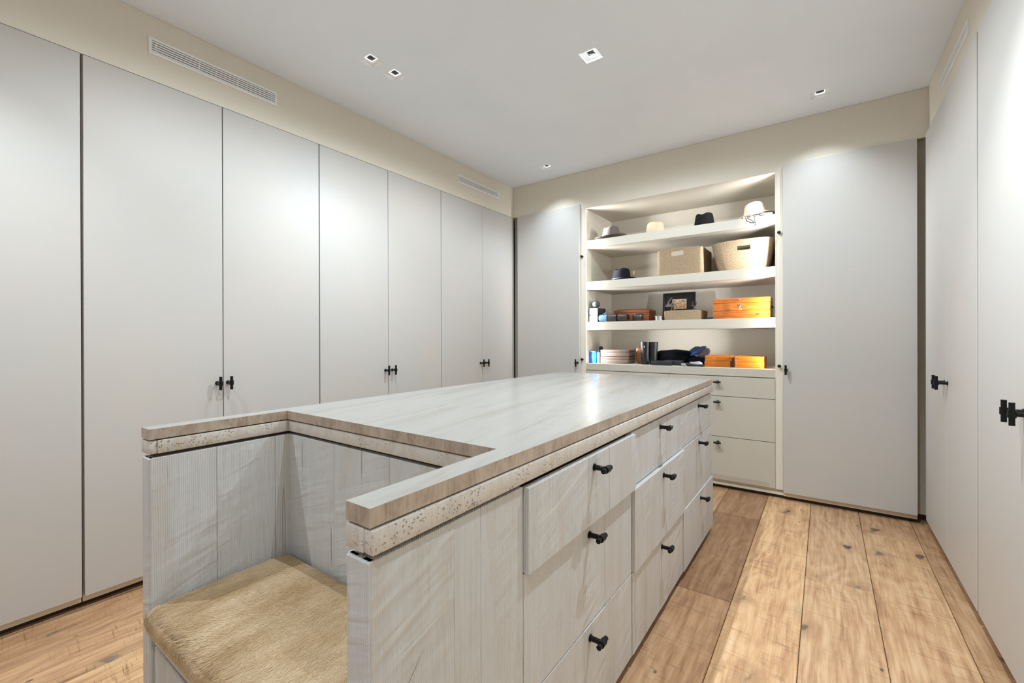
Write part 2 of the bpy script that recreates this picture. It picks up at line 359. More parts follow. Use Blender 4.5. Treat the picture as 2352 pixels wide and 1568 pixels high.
def bx(name, x0, x1, y0, y1, z0, z1, mat, parent=None, bev=0.0, seg=1, org=None):
    """a box given in world coordinates, under a parent placed at org"""
    o = org or (0, 0, 0); b = bmesh.new()
    box(b, x0 - o[0], x1 - o[0], y0 - o[1], y1 - o[1], z0 - o[2], z1 - o[2], bev, seg)
    return obj(name, b, mat, parent, smooth=seg > 1)
def copy_part(o, parent, loc, rot=None):
    c = o.copy(); COL.objects.link(c); c.parent = parent; c.location = loc
    if rot is not None: c.rotation_euler = rot
    return c

# ------------------------------------------------------------------ room dimensions (metres, camera stands at x=0, y=0)
XL, XR, YB = -2.63, 0.505, 3.71          # door front planes: left, right, back
XLW, XRW, YBW = -2.637, 0.53, 3.735      # soffit planes
ZC = 2.735; ZTOP = 2.42; ZBOT = 0.057; YR = -1.5
NX0, NX1, NY1, NZ1 = -1.814, -0.294, 4.34, 2.385   # shelf niche

# ------------------------------------------------------------------ floor planks
floor = bx('floor', -3.3, 1.15, YR, 4.45, -0.12, -0.02, 'plinth_dark'); struct(floor)
px = [-2.92, -2.66, -2.395, -2.13, -1.87, -1.615, -1.36, -1.11, -0.86, -0.61, -0.342, -0.08, 0.183, 0.443, 0.70]
cuts = {0: [], 1: [0.9, 2.6], 2: [1.9], 3: [0.2, 1.4, 3.1], 4: [1.1, 2.9], 5: [0.5, 3.3], 6: [2.0], 7: [-0.2], 8: [3.2], 9: [0.35, 2.155], 10: [0.6], 11: [0.9, 2.61], 12: [1.2, 3.385], 13: [1.75]}
tones = {(9, 0): (.90, .79, .70), (9, 1): (.90, .79, .70), (9, 2): (.68, .57, .49), (10, 0): (1.08, .98, .84), (10, 1): (1.12, 1.02, .88), (11, 1): (.98, .90, .80), (11, 2): (.95, .88, .82),
         (12, 1): (.96, .87, .76), (12, 2): (.86, .77, .68), (13, 0): (.80, .70, .60), (13, 1): (.78, .69, .60), (1, 0): (.84, .72, .62), (1, 1): (.80, .69, .60), (2, 0): (.96, .84, .72), (3, 1): (1.08, .96, .80)}
for i in range(len(px) - 1):
    ys = [YR] + cuts.get(i, []) + [4.0]
    for q, (a, b) in enumerate(zip(ys[:-1], ys[1:])):
        bm_ = bmesh.new(); g = 0.0011
        box(bm_, px[i] + g, px[i + 1] - g, a + 0.0018, b - 0.0018, -0.02, -random.uniform(0, 0.0008), 0.0022, 1)
        o = obj('plank', bm_, 'oak_floor', floor); k = random.uniform(0.8, 1.0); o.color = (*tones.get((i, q), (k, k * 0.9, k * 0.8)), 1)
# ------------------------------------------------------------------ ceiling with openings for the square downlights
LIGHTS = [(-2.067, 1.548, .10, 98), (-2.067, 1.716, .10, 98), (-1.047, 2.228, .31, 174), (-0.022, 3.438, .085, 108), (-2.065, 3.455, .085, 108),
          (-0.022, 1.85, .46, 98), (-1.047, 1.02, .25, 174), (-2.067, 0.0, .32, 98), (-0.022, -0.3, .22, 110)]
HS = 0.051
def sheet_with_holes(name, x0, x1, y0, y1, z, holes):
    xs = sorted({x0, x1, *[round(h[0] + s * HS, 5) for h in holes for s in (-1, 1)]})
    ys = sorted({y0, y1, *[round(h[1] + s * HS, 5) for h in holes for s in (-1, 1)]})
    b = bmesh.new(); V = {(i, j): b.verts.new((x, y, z)) for i, x in enumerate(xs) for j, y in enumerate(ys)}
    for i in range(len(xs) - 1):
        for j in range(len(ys) - 1):
            cx, cy = (xs[i] + xs[i + 1]) / 2, (ys[j] + ys[j + 1]) / 2
            if any(abs(cx - h[0]) < HS - 1e-4 and abs(cy - h[1]) < HS - 1e-4 for h in holes): continue
            b.faces.new((V[i, j], V[i, j + 1], V[i + 1, j + 1], V[i + 1, j]))
    me = bpy.data.meshes.new(name); b.to_mesh(me); b.free(); me.materials.append(M['ceiling_plaster'])
    o = bpy.data.objects.new(name, me); COL.objects.link(o); return o
struct(sheet_with_holes('ceiling', -3.3, 1.15, YR, 4.45, ZC, LIGHTS))
# ------------------------------------------------------------------ walls
def wall(name, boxes, mat='taupe_lacquer_lifted'):
    b = bmesh.new()
    for q in boxes: box(b, *q)
    return struct(obj(name, b, mat))
wall('wall_left', [(-3.3, XLW, YR, 4.45, ZTOP + 0.005, ZC - 0.001), (-3.36, -3.3, YR, 4.45, 0, ZC), (-3.3, XLW, YR, -0.625, 0, ZTOP + 0.005)])
wall('wall_right', [(XRW, 1.15, YR, 3.735, ZTOP + 0.005, ZC - 0.001), (1.15, 1.2, YR, 4.45, 0, ZC), (XRW, 1.15, YR, 1.44, 0, ZTOP + 0.005)])
wall('wall_back', [(XLW, -1.864, YBW, 4.45, ZTOP + 0.005, ZC - 0.001), (-1.864, -0.246, YBW, 4.45, NZ1, ZC - 0.001), (-0.246, 1.15, YBW, 4.45, ZTOP + 0.005, ZC - 0.001), (-3.3, 1.15, 4.45, 4.5, 0, ZC)])
wall('wall_rear', [(-3.3, -2.2, YR - 0.1, YR, 0, ZC), (0.1, 1.15, YR - 0.1, YR, 0, ZC), (-2.2, 0.1, YR - 0.1, YR, 2.35, ZC)])  # unseen wall; wide opening added to let world light in as fill

# ------------------------------------------------------------------ downlights
def downlight(x, y, level, beam, label, first=[None]):
    t = thing('downlight', label, 'downlight', (x, y, ZC), group='square recessed ceiling downlights')
    if first[0] is None:
        b = bmesh.new(); h = HS - 0.0005; w = 0.002; top = 0.013
        for q in ((-h, -h + w, -h, h), (h - w, h, -h, h), (-h + w, h - w, -h, -h + w), (-h + w, h - w, h - w, h)): box(b, *q, -0.0015, top)
        i = 0.0242
        for q in ((-h, -i, -h, h), (i, h, -h, h), (-i, i, -h, -i), (-i, i, i, h)): box(b, *q, top, top + 0.003)
        p1 = obj('trim', b, 'lamp_white', t)
        b = bmesh.new(); k = 0.0228
        for q in ((-i, -k, -i, i), (k, i, -i, i), (-k, k, -i, -k), (-k, k, k, i)): box(b, *q, top - 0.002, 0.0165)
        p2 = obj('inner_rim', b, 'lamp_rim_glow', t)
        b = bmesh.new(); box(b, -h, h, -h, h, 0.0165, 0.020); lathe(b, [(0.018, 0.0165), (0.016, 0.0135), (0.011, 0.0125), (0.0, 0.0122)], 20)
        p3 = obj('lens', b, 'lamp_black', t, smooth=True)
        first[0] = (p1, p2, p3)
    else:
        for p in first[0]: copy_part(p, t, (0, 0, 0))
    ld = bpy.data.lights.new('downlight_lamp', 'SPOT'); ld.energy = SPOT_W * level; ld.color = SPOT_COL
    ld.spot_size = math.radians(beam); ld.spot_blend = 0.4 if beam > 150 else 1.0; ld.shadow_soft_size = 0.006
    lo = bpy.data.objects.new('downlight_lamp', ld); COL.objects.link(lo); lo.parent = t; lo.location = (0, 0, 0.003)
LL = ['square downlight over the left wardrobes, nearer of the close pair', 'square downlight over the left wardrobes, farther of the close pair', 'single square downlight in the middle of the ceiling',
      'square downlight above the tall door right of the shelves', 'small far square downlight near the left end of the back wall',
      'square downlight over the drawer side of the island', 'square downlight over the seat end of the island', 'square downlight over the nearest left wardrobe',
      'square downlight behind the camera on the right side']
for (x, y, lv, be), l in zip(LIGHTS, LL): downlight(x, y, lv, be, l)

# ------------------------------------------------------------------ T-shaped handles (stem along +X, bar along Z)
def handle_mesh(stem=0.044, bar=0.07):
    b = bmesh.new()
    tube(b, (0, 0, 0), (0.004, 0, 0), 0.0105, n=16); tube(b, (0.002, 0, 0), (stem, 0, 0), 0.0075, n=16)
    tube(b, (stem, 0, -bar / 2), (stem, 0, bar / 2), 0.0072, n=16)
    tube(b, (stem, 0, -0.011), (stem, 0, 0.011), 0.0102, n=16)
    for s in (-1, 1):
        tube(b, (stem, 0, s * (bar / 2 - 0.002)), (stem, 0, s * (bar / 2)), 0.0074, n=16)
    bmesh.ops.recalc_face_normals(b, faces=b.faces[:])
    me = bpy.data.meshes.new('handle'); b.to_mesh(me); b.free(); me.materials.append(M['black_metal'])
    for p in me.polygons: p.use_smooth = True
    try: me.set_sharp_from_angle(angle=math.radians(40))
    except Exception: pass
    return me
HM, HS_M = handle_mesh(), handle_mesh(0.040, 0.052)
def handle(parent, loc, rot, me=HM):
    o = bpy.data.objects.new('handle', me); COL.objects.link(o); o.parent = parent; o.location = loc; o.rotation_euler = rot
    o['label'] = 'black T-shaped metal handle'; return o

# ------------------------------------------------------------------ wardrobes
# local frame: origin at the front left bottom corner on the floor, width along +Y', doors face +X'
def wardrobe(label, w, split, hand, loc, rz, depth=0.56, doors=2, lean=(0, 0)):
    t = thing('wardrobe', label, 'wardrobe', loc, (0, 0, rz), group='tall built-in wardrobes')
    b = bmesh.new(); c = 0.02
    box(b, -depth, -0.026, 0.001, c, 0.045, ZTOP); box(b, -depth, -0.026, w - c, w - 0.001, 0.045, ZTOP)
    box(b, -depth, -0.026, c, w - c, 0.045, 0.065); box(b, -depth, -0.026, c, w - c, ZTOP - 0.02, ZTOP)
    box(b, -depth, -depth + 0.01, c, w - c, 0.065, ZTOP - 0.02)
    if doors == 2: box(b, -depth + 0.01, -0.027, split - 0.012, split + 0.012, 0.065, ZTOP - 0.02)
    obj('body', b, 'taupe_lacquer_lifted', t)
    b = bmesh.new(); box(b, -0.040, -0.0275, 0.001, w - 0.001, 0.026, 0.0445); obj('bottom_rail', b, 'taupe_lacquer_lifted', t)
    b = bmesh.new(); box(b, -depth, -0.06, 0.0, w, 0.0, 0.045); obj('plinth', b, 'plinth_dark', t)
    spans = [(0.003, split - 0.002), (split + 0.002, w - 0.003)] if doors == 2 else [(0.002, w - 0.002)]
    for k, (a, e) in enumerate(spans):
        b = bmesh.new(); box(b, -0.024, 0.0, 0, e - a, ZBOT, ZTOP, 0.0018, 2)
        d = obj('door', b, 'door_lacquer', t, loc=(lean[k] if doors == 2 else 0, a, 0))
        for hy in hand:
            if a < hy < e: handle(d, (-0.001, hy - a, 0.944), (0, 0, 0))
    return t
def left_unit(label, y0, y1, sp, h): wardrobe(label, y1 - y0, sp - y0, [q - y0 for q in h], (XL, y0, 0), 0.0, lean=(0.0, 0.0))
left_unit('tall off-white wardrobe cut by the left edge of the photo', -0.62, 0.469, -0.075, (-0.10, -0.05))
left_unit('tall off-white double-door wardrobe below the larger left air vent', 0.472, 1.5715, 1.019, (0.990, 1.042))
left_unit('middle off-white double-door wardrobe of the left wall, behind the worktop', 1.5725, 2.667, 2.115, (2.086, 2.148))
left_unit('last off-white double-door wardrobe of the left wall, at the corner', 2.668, 3.728, 3.210, (3.180, 3.252))
def right_unit(label, y0, y1, sp, h):   # y0 far end, runs toward the camera
    wardrobe(label, y0 - y1, y0 - sp, [y0 - q for q in h], (XR, y0, 0), math.pi)
right_unit('off-white double-door wardrobe on the right wall, in the back corner', 3.660, 2.552, 3.105, (3.140, 3.072))
right_unit('off-white wardrobe cut by the right edge of the photo', 2.540, 1.450, 2.000, (2.035, 1.962))
def back_unit(label, x0, x1, hx, hz):
    # faces -Y : local +X -> world -Y, local +Y -> world +X
    wardrobe(label, x1 - x0, 0, [hx - x0], (x0, YB, 0), -math.pi / 2, doors=1)
back_unit('tall off-white door cabinet left of the open shelves', -2.573, -1.866, -1.888, 0.93)
back_unit('tall off-white door cabinet right of the open shelves', -0.246, 0.476, -0.226, 0.944)
# filler strips in the two corners
bcorner = wall('trim_1', [(XL - 0.03, -2.575, YBW + 0.06, YBW + 0.10, 0.045, ZTOP + 0.005)])
wall('trim_2', [(0.479, XRW, YBW + 0.06, YBW + 0.10, 0.045, ZTOP + 0.005)])

# ------------------------------------------------------------------ air vents
def vent(label, L, H, loc, rz, nsl=5):
    t = thing('air_vent', label, 'vent', loc, (0, 0, rz), group='white slotted air vents')
    # local: face +X, length along Y, height along Z
    b = bmesh.new(); f = 0.012
    box(b, -0.002, 0.006, -L / 2, L / 2, -H / 2, -H / 2 + f, 0.001); box(b, -0.002, 0.006, -L / 2, L / 2, H / 2 - f, H / 2, 0.001)
    box(b, -0.002, 0.006, -L / 2, -L / 2 + f, -H / 2 + f, H / 2 - f); box(b, -0.002, 0.006, L / 2 - f, L / 2, -H / 2 + f, H / 2 - f)
    obj('frame', b, 'vent_paint', t)
    b = bmesh.new(); box(b, -0.001, 0.0008, -L / 2 + f, L / 2 - f, -H / 2 + f, H / 2 - f); obj('backing', b, 'vent_dark', t)
    hh = H - 2 * f; pitch = hh / nsl
    first = None
    for i in range(nsl):
        z = -H / 2 + f + pitch * (i + 0.42)
        if first is None:
            b = bmesh.new(); box(b, 0.001, 0.0048, -L / 2 + f, L / 2 - f, -pitch * 0.30, pitch * 0.30)
            first = obj('slat', b, 'vent_paint', t, loc=(0, 0, z))
        else: copy_part(first, t, (0, 0, z))
    for y in (-L * 0.45, -L * 0.15, L * 0.15, L * 0.45):
        b = bmesh.new(); box(b, 0.0008, 0.0022, -0.0015, 0.0015, -hh / 2, hh / 2); obj('mullion', b, 'vent_paint', t, loc=(0, y, 0))
vent('large white slotted air vent above the left wardrobes, nearest the camera', 0.604, 0.08, (XLW, 1.007, 2.590), 0)
vent('small far white air vent at the corner end of the left wall', 0.605, 0.070, (XLW, 3.178, 2.590), 0)
vent('white air vent high on the right wall, seen at a steep angle', 0.600, 0.066, (XRW, 3.094, 2.573), math.pi)

# ------------------------------------------------------------------ shelving unit
U = thing('shelving_unit', 'open lit shelving unit with drawers below, in the back wall', 'shelves', (-1.054, YBW, 0))
UO = (-1.054, YBW, 0)
def ub(name, x0, x1, y0, y1, z0, z1, mat='taupe_lacquer_dimmed', parent=U, bev=0.0008):
    return bx(name, x0, x1, y0, y1, z0, z1, mat, parent, bev, 1, UO)
G = 0.008
for s, (xa, xb) in enumerate(((-1.864, NX0), (NX1, -0.246))):
    if s == 0:
        ub('post', xa, xb - G, YBW, YBW + 0.03, 0.0665, NZ1, 'taupe_lacquer_lifted'); ub('post_lip', xb - G, xb, YBW, YBW + 0.006, 0.0665, NZ1, 'taupe_lacquer_lifted', bev=0)
        ub('side_panel', xa, xb, YBW + 0.019, NY1, 0.045, NZ1, bev=0)
    else:
        ub('post', xa + G, xb, YBW, YBW + 0.03, 0.0665, NZ1, 'taupe_lacquer_lifted'); ub('post_lip', xa, xa + G, YBW, YBW + 0.006, 0.0665, NZ1, 'taupe_lacquer_lifted', bev=0)
        ub('side_panel', xa, xb, YBW + 0.019, NY1, 0.045, NZ1, bev=0)
ub('back_panel', -1.864, -0.246, NY1, NY1 + 0.02, 0.045, NZ1, bev=0)
ub('top_panel', NX0 - 0.047, NX1 + 0.047, YBW + 0.002, NY1 + 0.02, NZ1 - 0.0005, NZ1 + 0.02, bev=0)
for z in (2.085, 1.700, 1.324):
    ub('shelf', NX0 + 0.0005, NX1 - 0.0005, YBW + 0.0195, NY1 - 0.0005, z - 0.073, z)
ub('counter', NX0 + 0.0005, NX1 - 0.0005, YBW + 0.004, NY1 - 0.0005, 0.880, 0.940)
ub('drawer_casing', NX0, NX1, YBW + 0.024, NY1, 0.045, 0.878, 'taupe_lacquer_lifted', bev=0)
ub('plinth', -1.864, -0.246, YBW + 0.04, NY1, 0, 0.045, 'plinth_dark', bev=0)
rows = [(0.722, 0.873), (0.406, 0.718), (0.069, 0.402)]
for c, (xa, xb) in enumerate(((NX0 + 0.002, -1.0575), (-1.0545, NX1 - 0.002))):
    for z0, z1 in rows:
        d = ub('drawer', xa, xb, YBW + 0.001, YBW + 0.022, z0, z1, 'taupe_lacquer_dimmed')
        handle(d, ((xa + xb) / 2 - UO[0] - 0.006, 0.001, z1 - 0.042), (math.pi / 2, 0, -math.pi / 2), HS_M)
ub('bottom_rail', -1.864, -0.246, YBW + 0.0125, YBW + 0.023, 0.026, 0.0445, 'taupe_lacquer_lifted', bev=0)
for x, z in ((-1.845, 1.937), (-1.845, 0.976), (-0.268, 1.937), (-0.268, 0.969)):
    b = bmesh.new(); tube(b, (0, 0.002, 0), (0, -0.020, 0), 0.0045, n=12); tube(b, (0, 0.001, 0), (0, -0.003, 0), 0.008, n=14)
    tube(b, (0, -0.018, 0), (0, -0.020, 0), 0.0085, 0.0115, n=16); tube(b, (0, -0.020, 0), (0, -0.028, 0), 0.0115, n=16); tube(b, (0, -0.028, 0), (0, -0.030, 0), 0.0115, 0.009, n=16)
    k = obj('knob', b, 'black_metal', U, smooth=True, loc=(x - UO[0], 0, z)); k['label'] = 'small round black stop knob'
# LED strips hidden in the jamb grooves
for s, x in ((1, NX0 - G + 0.001), (-1, NX1 + G - 0.001)):
    ub('led_strip', min(x, x - s * 0.002), max(x, x - s * 0.002), YBW + 0.0062, YBW + 0.0094, 0.945, NZ1 - 0.005, 'led_diffuser', bev=0)
    ld = bpy.data.lights.new('led_light', 'AREA'); ld.shape = 'RECTANGLE'; ld.size = 1.43; ld.size_y = 0.003; ld.energy = LED_W; ld.color = LED_COL; ld.spread = math.radians(72)
    lo = bpy.data.objects.new('led_light', ld); COL.objects.link(lo); lo.parent = U
    lo.matrix_local = Matrix.Translation((x + s * 0.0006 - UO[0], 0.0078, (0.945 + NZ1) / 2)) @ Matrix.Rotation(s * math.radians(23), 4, 'Z') @ Matrix.Rotation(-s * math.pi / 2, 4, 'Y')

# ------------------------------------------------------------------ island
IX0, IX1, IY0, IY1 = -1.614, -0.560, 0.416, 2.885
NIX0, NIX1, NIY = -1.556, -0.620, 0.812         # seat notch
ZT = 0.923
isl = thing('island', 'whitewashed wooden island with drawers and a built-in seat', 'island', (-1.08, 1.65, 0)); IO = (-1.08, 1.65, 0)
def ib(name, x0, x1, y0, y1, z0, z1, parent=isl, org=IO, mat='whitewashed_wood', bev=0.0009):
    return bx(name, x0, x1, y0, y1, z0, z1, mat, parent, bev, 1, org)
WT = 0.840
ib('carcass', IX0 + 0.022, IX1 - 0.03, NIY + 0.026, IY1 - 0.022, 0.05, WT - 0.004, mat='plinth_dark', bev=0)
ib('plinth', IX0 + 0.05, IX1 - 0.05, IY0 + 0.07, IY1 - 0.05, 0.0, 0.05, mat='plinth_dark', bev=0)
# boards of the seat arm beside the drawers (right arm) : outer face boards
for a, e, dx in ((IY0, 0.5992, 0.0), (0.600, 0.6772, -0.0008), (0.678, 0.828, -0.0012)):
    ib('board', IX1 - 0.022, IX1 + dx, a, e, 0.04, WT)
for a, e in ((IY0 + 0.001, 0.61), (0.612, NIY + 0.02)):
    ib('board', NIX1, NIX1 + 0.024, a, e, 0.04, WT)
ib('arm_core', NIX1 + 0.024, IX1 - 0.022, IY0 + 0.012, NIY, 0.045, WT - 0.0006, mat='whitewashed_wood', bev=0)
ib('end_board', NIX1 + 0.0005, IX1 - 0.001, IY0 - 0.003, IY0 + 0.011, 0.04, WT, bev=0.003)
# left arm
for a, e in ((IY0 + 0.001, 0.5832), (0.584, 0.7632), (0.764, NIY + 0.02)):
    ib('board', NIX0 - 0.024, NIX0, a, e, 0.04, WT)
for a, e in ((IY0 + 0.001, 0.66), (0.662, 0.92), (0.922, 1.25), (1.252, 1.60), (1.602, 1.95), (1.952, 2.3), (2.302, 2.6), (2.602, IY1)):
    ib('board', IX0, IX0 + 0.022, a, e, 0.04, WT)
ib('arm_core', IX0 + 0.022, NIX0 - 0.024, IY0 + 0.012, NIY, 0.045, WT - 0.0006, mat='whitewashed_wood', bev=0)
ib('end_board', IX0 + 0.001, NIX0 - 0.0005, IY0 - 0.003, IY0 + 0.011, 0.04, WT, bev=0.003)
# seat back boards and far end boards
for a, e in ((NIX0, -1.2818), (-1.281, -1.0088), (-1.008, -0.7988), (-0.798, NIX1)):
    ib('board', a, e, NIY, NIY + 0.024, 0.04, WT)
for a, e in ((IX0 + 0.023, -1.35), (-1.348, -1.08), (-1.078, -0.8), (-0.798, IX1 - 0.03)):
    ib('board', a, e, IY1 - 0.022, IY1, 0.04, WT)
# seat box below the cushion
ib('seat_board', NIX0 + 0.001, NIX1 - 0.001, IY0 + 0.016, NIY - 0.001, 0.330, 0.362)
ib('seat_rail', NIX0 + 0.001, NIX1 - 0.001, IY0 + 0.008, IY0 + 0.03, 0.312, 0.361)
sd = bx('seat_drawer', -0.46, 0.46, -0.012, 0.012, -0.132, 0.132, 'whitewashed_wood', isl, 0.0025)
sd.location = (-1.088 - IO[0], IY0 + 0.012 - IO[1], 0.176); sd.rotation_euler = (0.0, 0, math.radians(-0.9))
# drawers: 3 columns x 3 rows, boards running vertically through each column
colY = [(0.832, 1.521), (1.525, 2.209), (2.213, IY1 + 0.001)]
rowZ = [(0.640, 0.838), (0.340, 0.637), (0.042, 0.337)]
seams = [(1.139, 1.290), (1.84, 1.955), (2.53,)]
proud = [[0.013, -0.003, -0.002], [-0.005, 0.009, 0.000], [-0.006, -0.003, 0.004]]
knobz = [0.803, 0.602, 0.300]
knoby = [1.178, 1.866, 2.557]
for c, (ya, yb) in enumerate(colY):
    for r, (za, zb) in enumerate(rowZ):
        p = proud[c][r]
        cy = (ya + yb) / 2
        d = bx('drawer', -0.20, -0.019, -(yb - ya) / 2 + 0.01, (yb - ya) / 2 - 0.01, -(zb - za) / 2 + 0.006, (zb - za) / 2 - 0.012, 'plinth_dark', isl)
        d.location = (IX1 + p - IO[0], cy - IO[1], (za + zb) / 2)
        ys = [ya] + list(seams[c]) + [yb]
        for i, (a, e) in enumerate(zip(ys[:-1], ys[1:])):
            dx = 0.0006 * ((i * 7 + c * 3 + r * 5) % 3 - 1)
            b = bmesh.new(); box(b, -0.020, dx, a + 0.0004 - cy, e - 0.0004 - cy, -(zb - za) / 2, (zb - za) / 2, 0.0012, 1)
            obj('board', b, 'whitewashed_wood', d)
        handle(d, (-0.0005, knoby[c] - cy, knobz[r] - (za + zb) / 2), (math.pi / 2, 0, 0), HS_M)
# long split in the near board (a thin dark crack with a pale raised lip)
pts = [(0.428, 0.548), (0.440, 0.562), (0.448, 0.572), (0.458, 0.580), (0.468, 0.586), (0.476, 0.600), (0.490, 0.610), (0.506, 0.628), (0.524, 0.652)]
def sliver(name, mat, w0, w1, proud):
    b = bmesh.new(); X0 = IX1 - IO[0]; n = len(pts); R_ = []
    for i, (y, z) in enumerate(pts):
        k = math.sin(i / (n - 1) * math.pi) ** 0.7
        R_.append([b.verts.new(p) for p in ((X0 - 0.001, y - IO[1], z + w0 * k), (X0 + proud * (0.3 + 0.7 * k), y - IO[1], z + w0 * k), (X0 + proud * (0.3 + 0.7 * k), y - IO[1], z + w1 * k + 0.0003), (X0 - 0.001, y - IO[1], z + w1 * k + 0.0003))])
    for P, Q in zip(R_[:-1], R_[1:]):
        for q in range(4): b.faces.new((P[q], P[(q + 1) % 4], Q[(q + 1) % 4], Q[q]))
    b.faces.new(R_[0]); b.faces.new(list(reversed(R_[-1])))
    obj(name, b, mat, isl)
sliver('crack', 'cord_tan', 0.0, 0.0042, 0.0004)
sliver('splinter', 'whitewashed_wood', -0.0045, -0.0002, 0.0022)

# ------------------------------------------------------------------ stone worktop (U shaped slab and the rough strip under it)
wt = thing('stone_worktop', 'cream travertine worktop with a notch around the seat', 'worktop', (-1.08, 1.65, 0.849))
WO = (-1.08, 1.65, 0.849)
def slab(name, outline, z0, z1, mats, bev, parent=wt, org=WO):
    b = bmesh.new()
    A = [b.verts.new((x - org[0], y - org[1], z0 - org[2])) for x, y in outline]; B = [b.verts.new((x - org[0], y - org[1], z1 - org[2])) for x, y in outline]
    b.faces.new(A); tf = b.faces.new(B); n = len(outline)
    sides = [b.faces.new((A[i], A[(i + 1) % n], B[(i + 1) % n], B[i])) for i in range(n)]
    if len(mats) > 1:
        for f in sides: f.material_index = 1
    es = [e for e in b.edges if e.calc_face_angle(0) > 0.5]
    bmesh.ops.bevel(b, geom=es, offset=bev, segments=2, profile=0.5, affect='EDGES')
    return obj(name, b, mats, parent, smooth=True, angle=30)
SX0, SX1, SY0, SY1 = -1.618, -0.558, 0.413, 2.893
seam = 1.690
slab('slab', [(SX0, SY0), (-1.557, SY0), (-1.557, 0.806), (-0.619, 0.806), (-0.619, SY0), (SX1, SY0), (SX1, seam - 0.0004), (SX0, seam - 0.0004)], ZT - 0.030, ZT, ['travertine_top', 'travertine_edge'], 0.0022)
slab('slab', [(SX0, seam + 0.0004), (SX1, seam + 0.0004), (SX1, SY1), (SX0, SY1)], ZT - 0.030, ZT, ['travertine_top', 'travertine_edge'], 0.0022)
# bedding layer, set back, makes the dark joint above and below the strip
bx('bedding', -1.60, -0.575, 0.83, 2.875, WT + 0.0005, ZT - 0.0305, 'plinth_dark', wt, 0, 1, WO)
bx('bedding', -1.606, -0.572 - 1.0, 0.428, 0.83, WT + 0.0005, ZT - 0.0305, 'plinth_dark', wt, 0, 1, WO)
bx('bedding', -0.606, -0.572, 0.428, 0.83, WT + 0.0005, ZT - 0.0305, 'plinth_dark', wt, 0, 1, WO)
az0, az1 = 0.851, 0.889
def ap(x0, x1, y0, y1): bx('edge_strip', x0, x1, y0, y1, az0, az1, 'travertine_rough', wt, 0.0022, 2, WO)
ap(-0.574, -0.5525, SY0 + 0.001, 2.888); ap(-1.6225, -1.604, SY0 + 0.001, 2.888)
ap(-0.618, -0.5745, SY0 - 0.001, SY0 + 0.02); ap(-1.6035, -1.5585, SY0 + 0.001, SY0 + 0.02)
ap(-1.575, -1.5555, SY0 + 0.0205, 0.829); ap(-0.6215, -0.604, SY0 + 0.0205, 0.829)
ap(-1.555, -0.622, 0.809, 0.829); ap(-1.6035, -0.5745, 2.870, 2.890)

# ------------------------------------------------------------------ seat cushion in tan hide with short fur
CX0, CX1, CY0, CY1, CZ0, CZ1 = NIX0 + 0.003, NIX1 - 0.003, 0.413, NIY - 0.004, 0.3625, 0.425
cu = thing('seat_cushion', 'tan hide seat cushion with short glossy fur', 'cushion', ((CX0 + CX1) / 2, (CY0 + CY1) / 2, CZ0)); CO = ((CX0 + CX1) / 2, (CY0 + CY1) / 2, CZ0)
hx, hy, hh = (CX1 - CX0) / 2, (CY1 - CY0) / 2, CZ1 - CZ0
def top_z(x, y):
    u, v = np.abs(x / hx), np.abs(y / hy)
    return hh + 0.012 * (1 - u ** 4) * (1 - v ** 4) - 0.016 * np.clip((u - 0.955) / 0.045, 0, 1) ** 2 - 0.018 * np.clip((v - 0.90) / 0.10, 0, 1) ** 2
b = bmesh.new(); nx_, ny_ = 60, 36
gx = np.linspace(-hx, hx, nx_); gy = np.linspace(-hy, hy, ny_)
V = [[b.verts.new((x, y, float(top_z(x, y)))) for y in gy] for x in gx]
for i in range(nx_ - 1):
    for j in range(ny_ - 1): b.faces.new((V[i][j], V[i + 1][j], V[i + 1][j + 1], V[i][j + 1]))
border = [V[i][0] for i in range(nx_)] + [V[-1][j] for j in range(1, ny_)] + [V[i][-1] for i in range(nx_ - 2, -1, -1)] + [V[0][j] for j in range(ny_ - 2, 0, -1)]
prev = border
for (f, dz) in ((0.012, 0.62), (0.014, 0.42), (0.012, 0.2), (0.0, 0.0)):
    ring = []
    for v in border:
        fy = -1 if v.co.y < -hy + 1e-5 else 0
        ring.append(b.verts.new((v.co.x, v.co.y + fy * f, hh * dz)))
    for k in range(len(ring)):
        k2 = (k + 1) % len(ring); b.faces.new((prev[k], prev[k2], ring[k2], ring[k]))
    prev = ring
b.faces.new(prev)
obj('cushion_body', b, 'cow_hide', cu, smooth=True, angle=60)
b = bmesh.new()
for i in range(nx_ - 1):
    y = -hy * 0.93
    tube(b, (gx[i], y, float(top_z(gx[i], y)) - 0.0004), (gx[i + 1], y, float(top_z(gx[i + 1], y)) - 0.0004), 0.0022, n=6, caps=False)
obj('piping', b, 'hide_fur', cu, smooth=True)
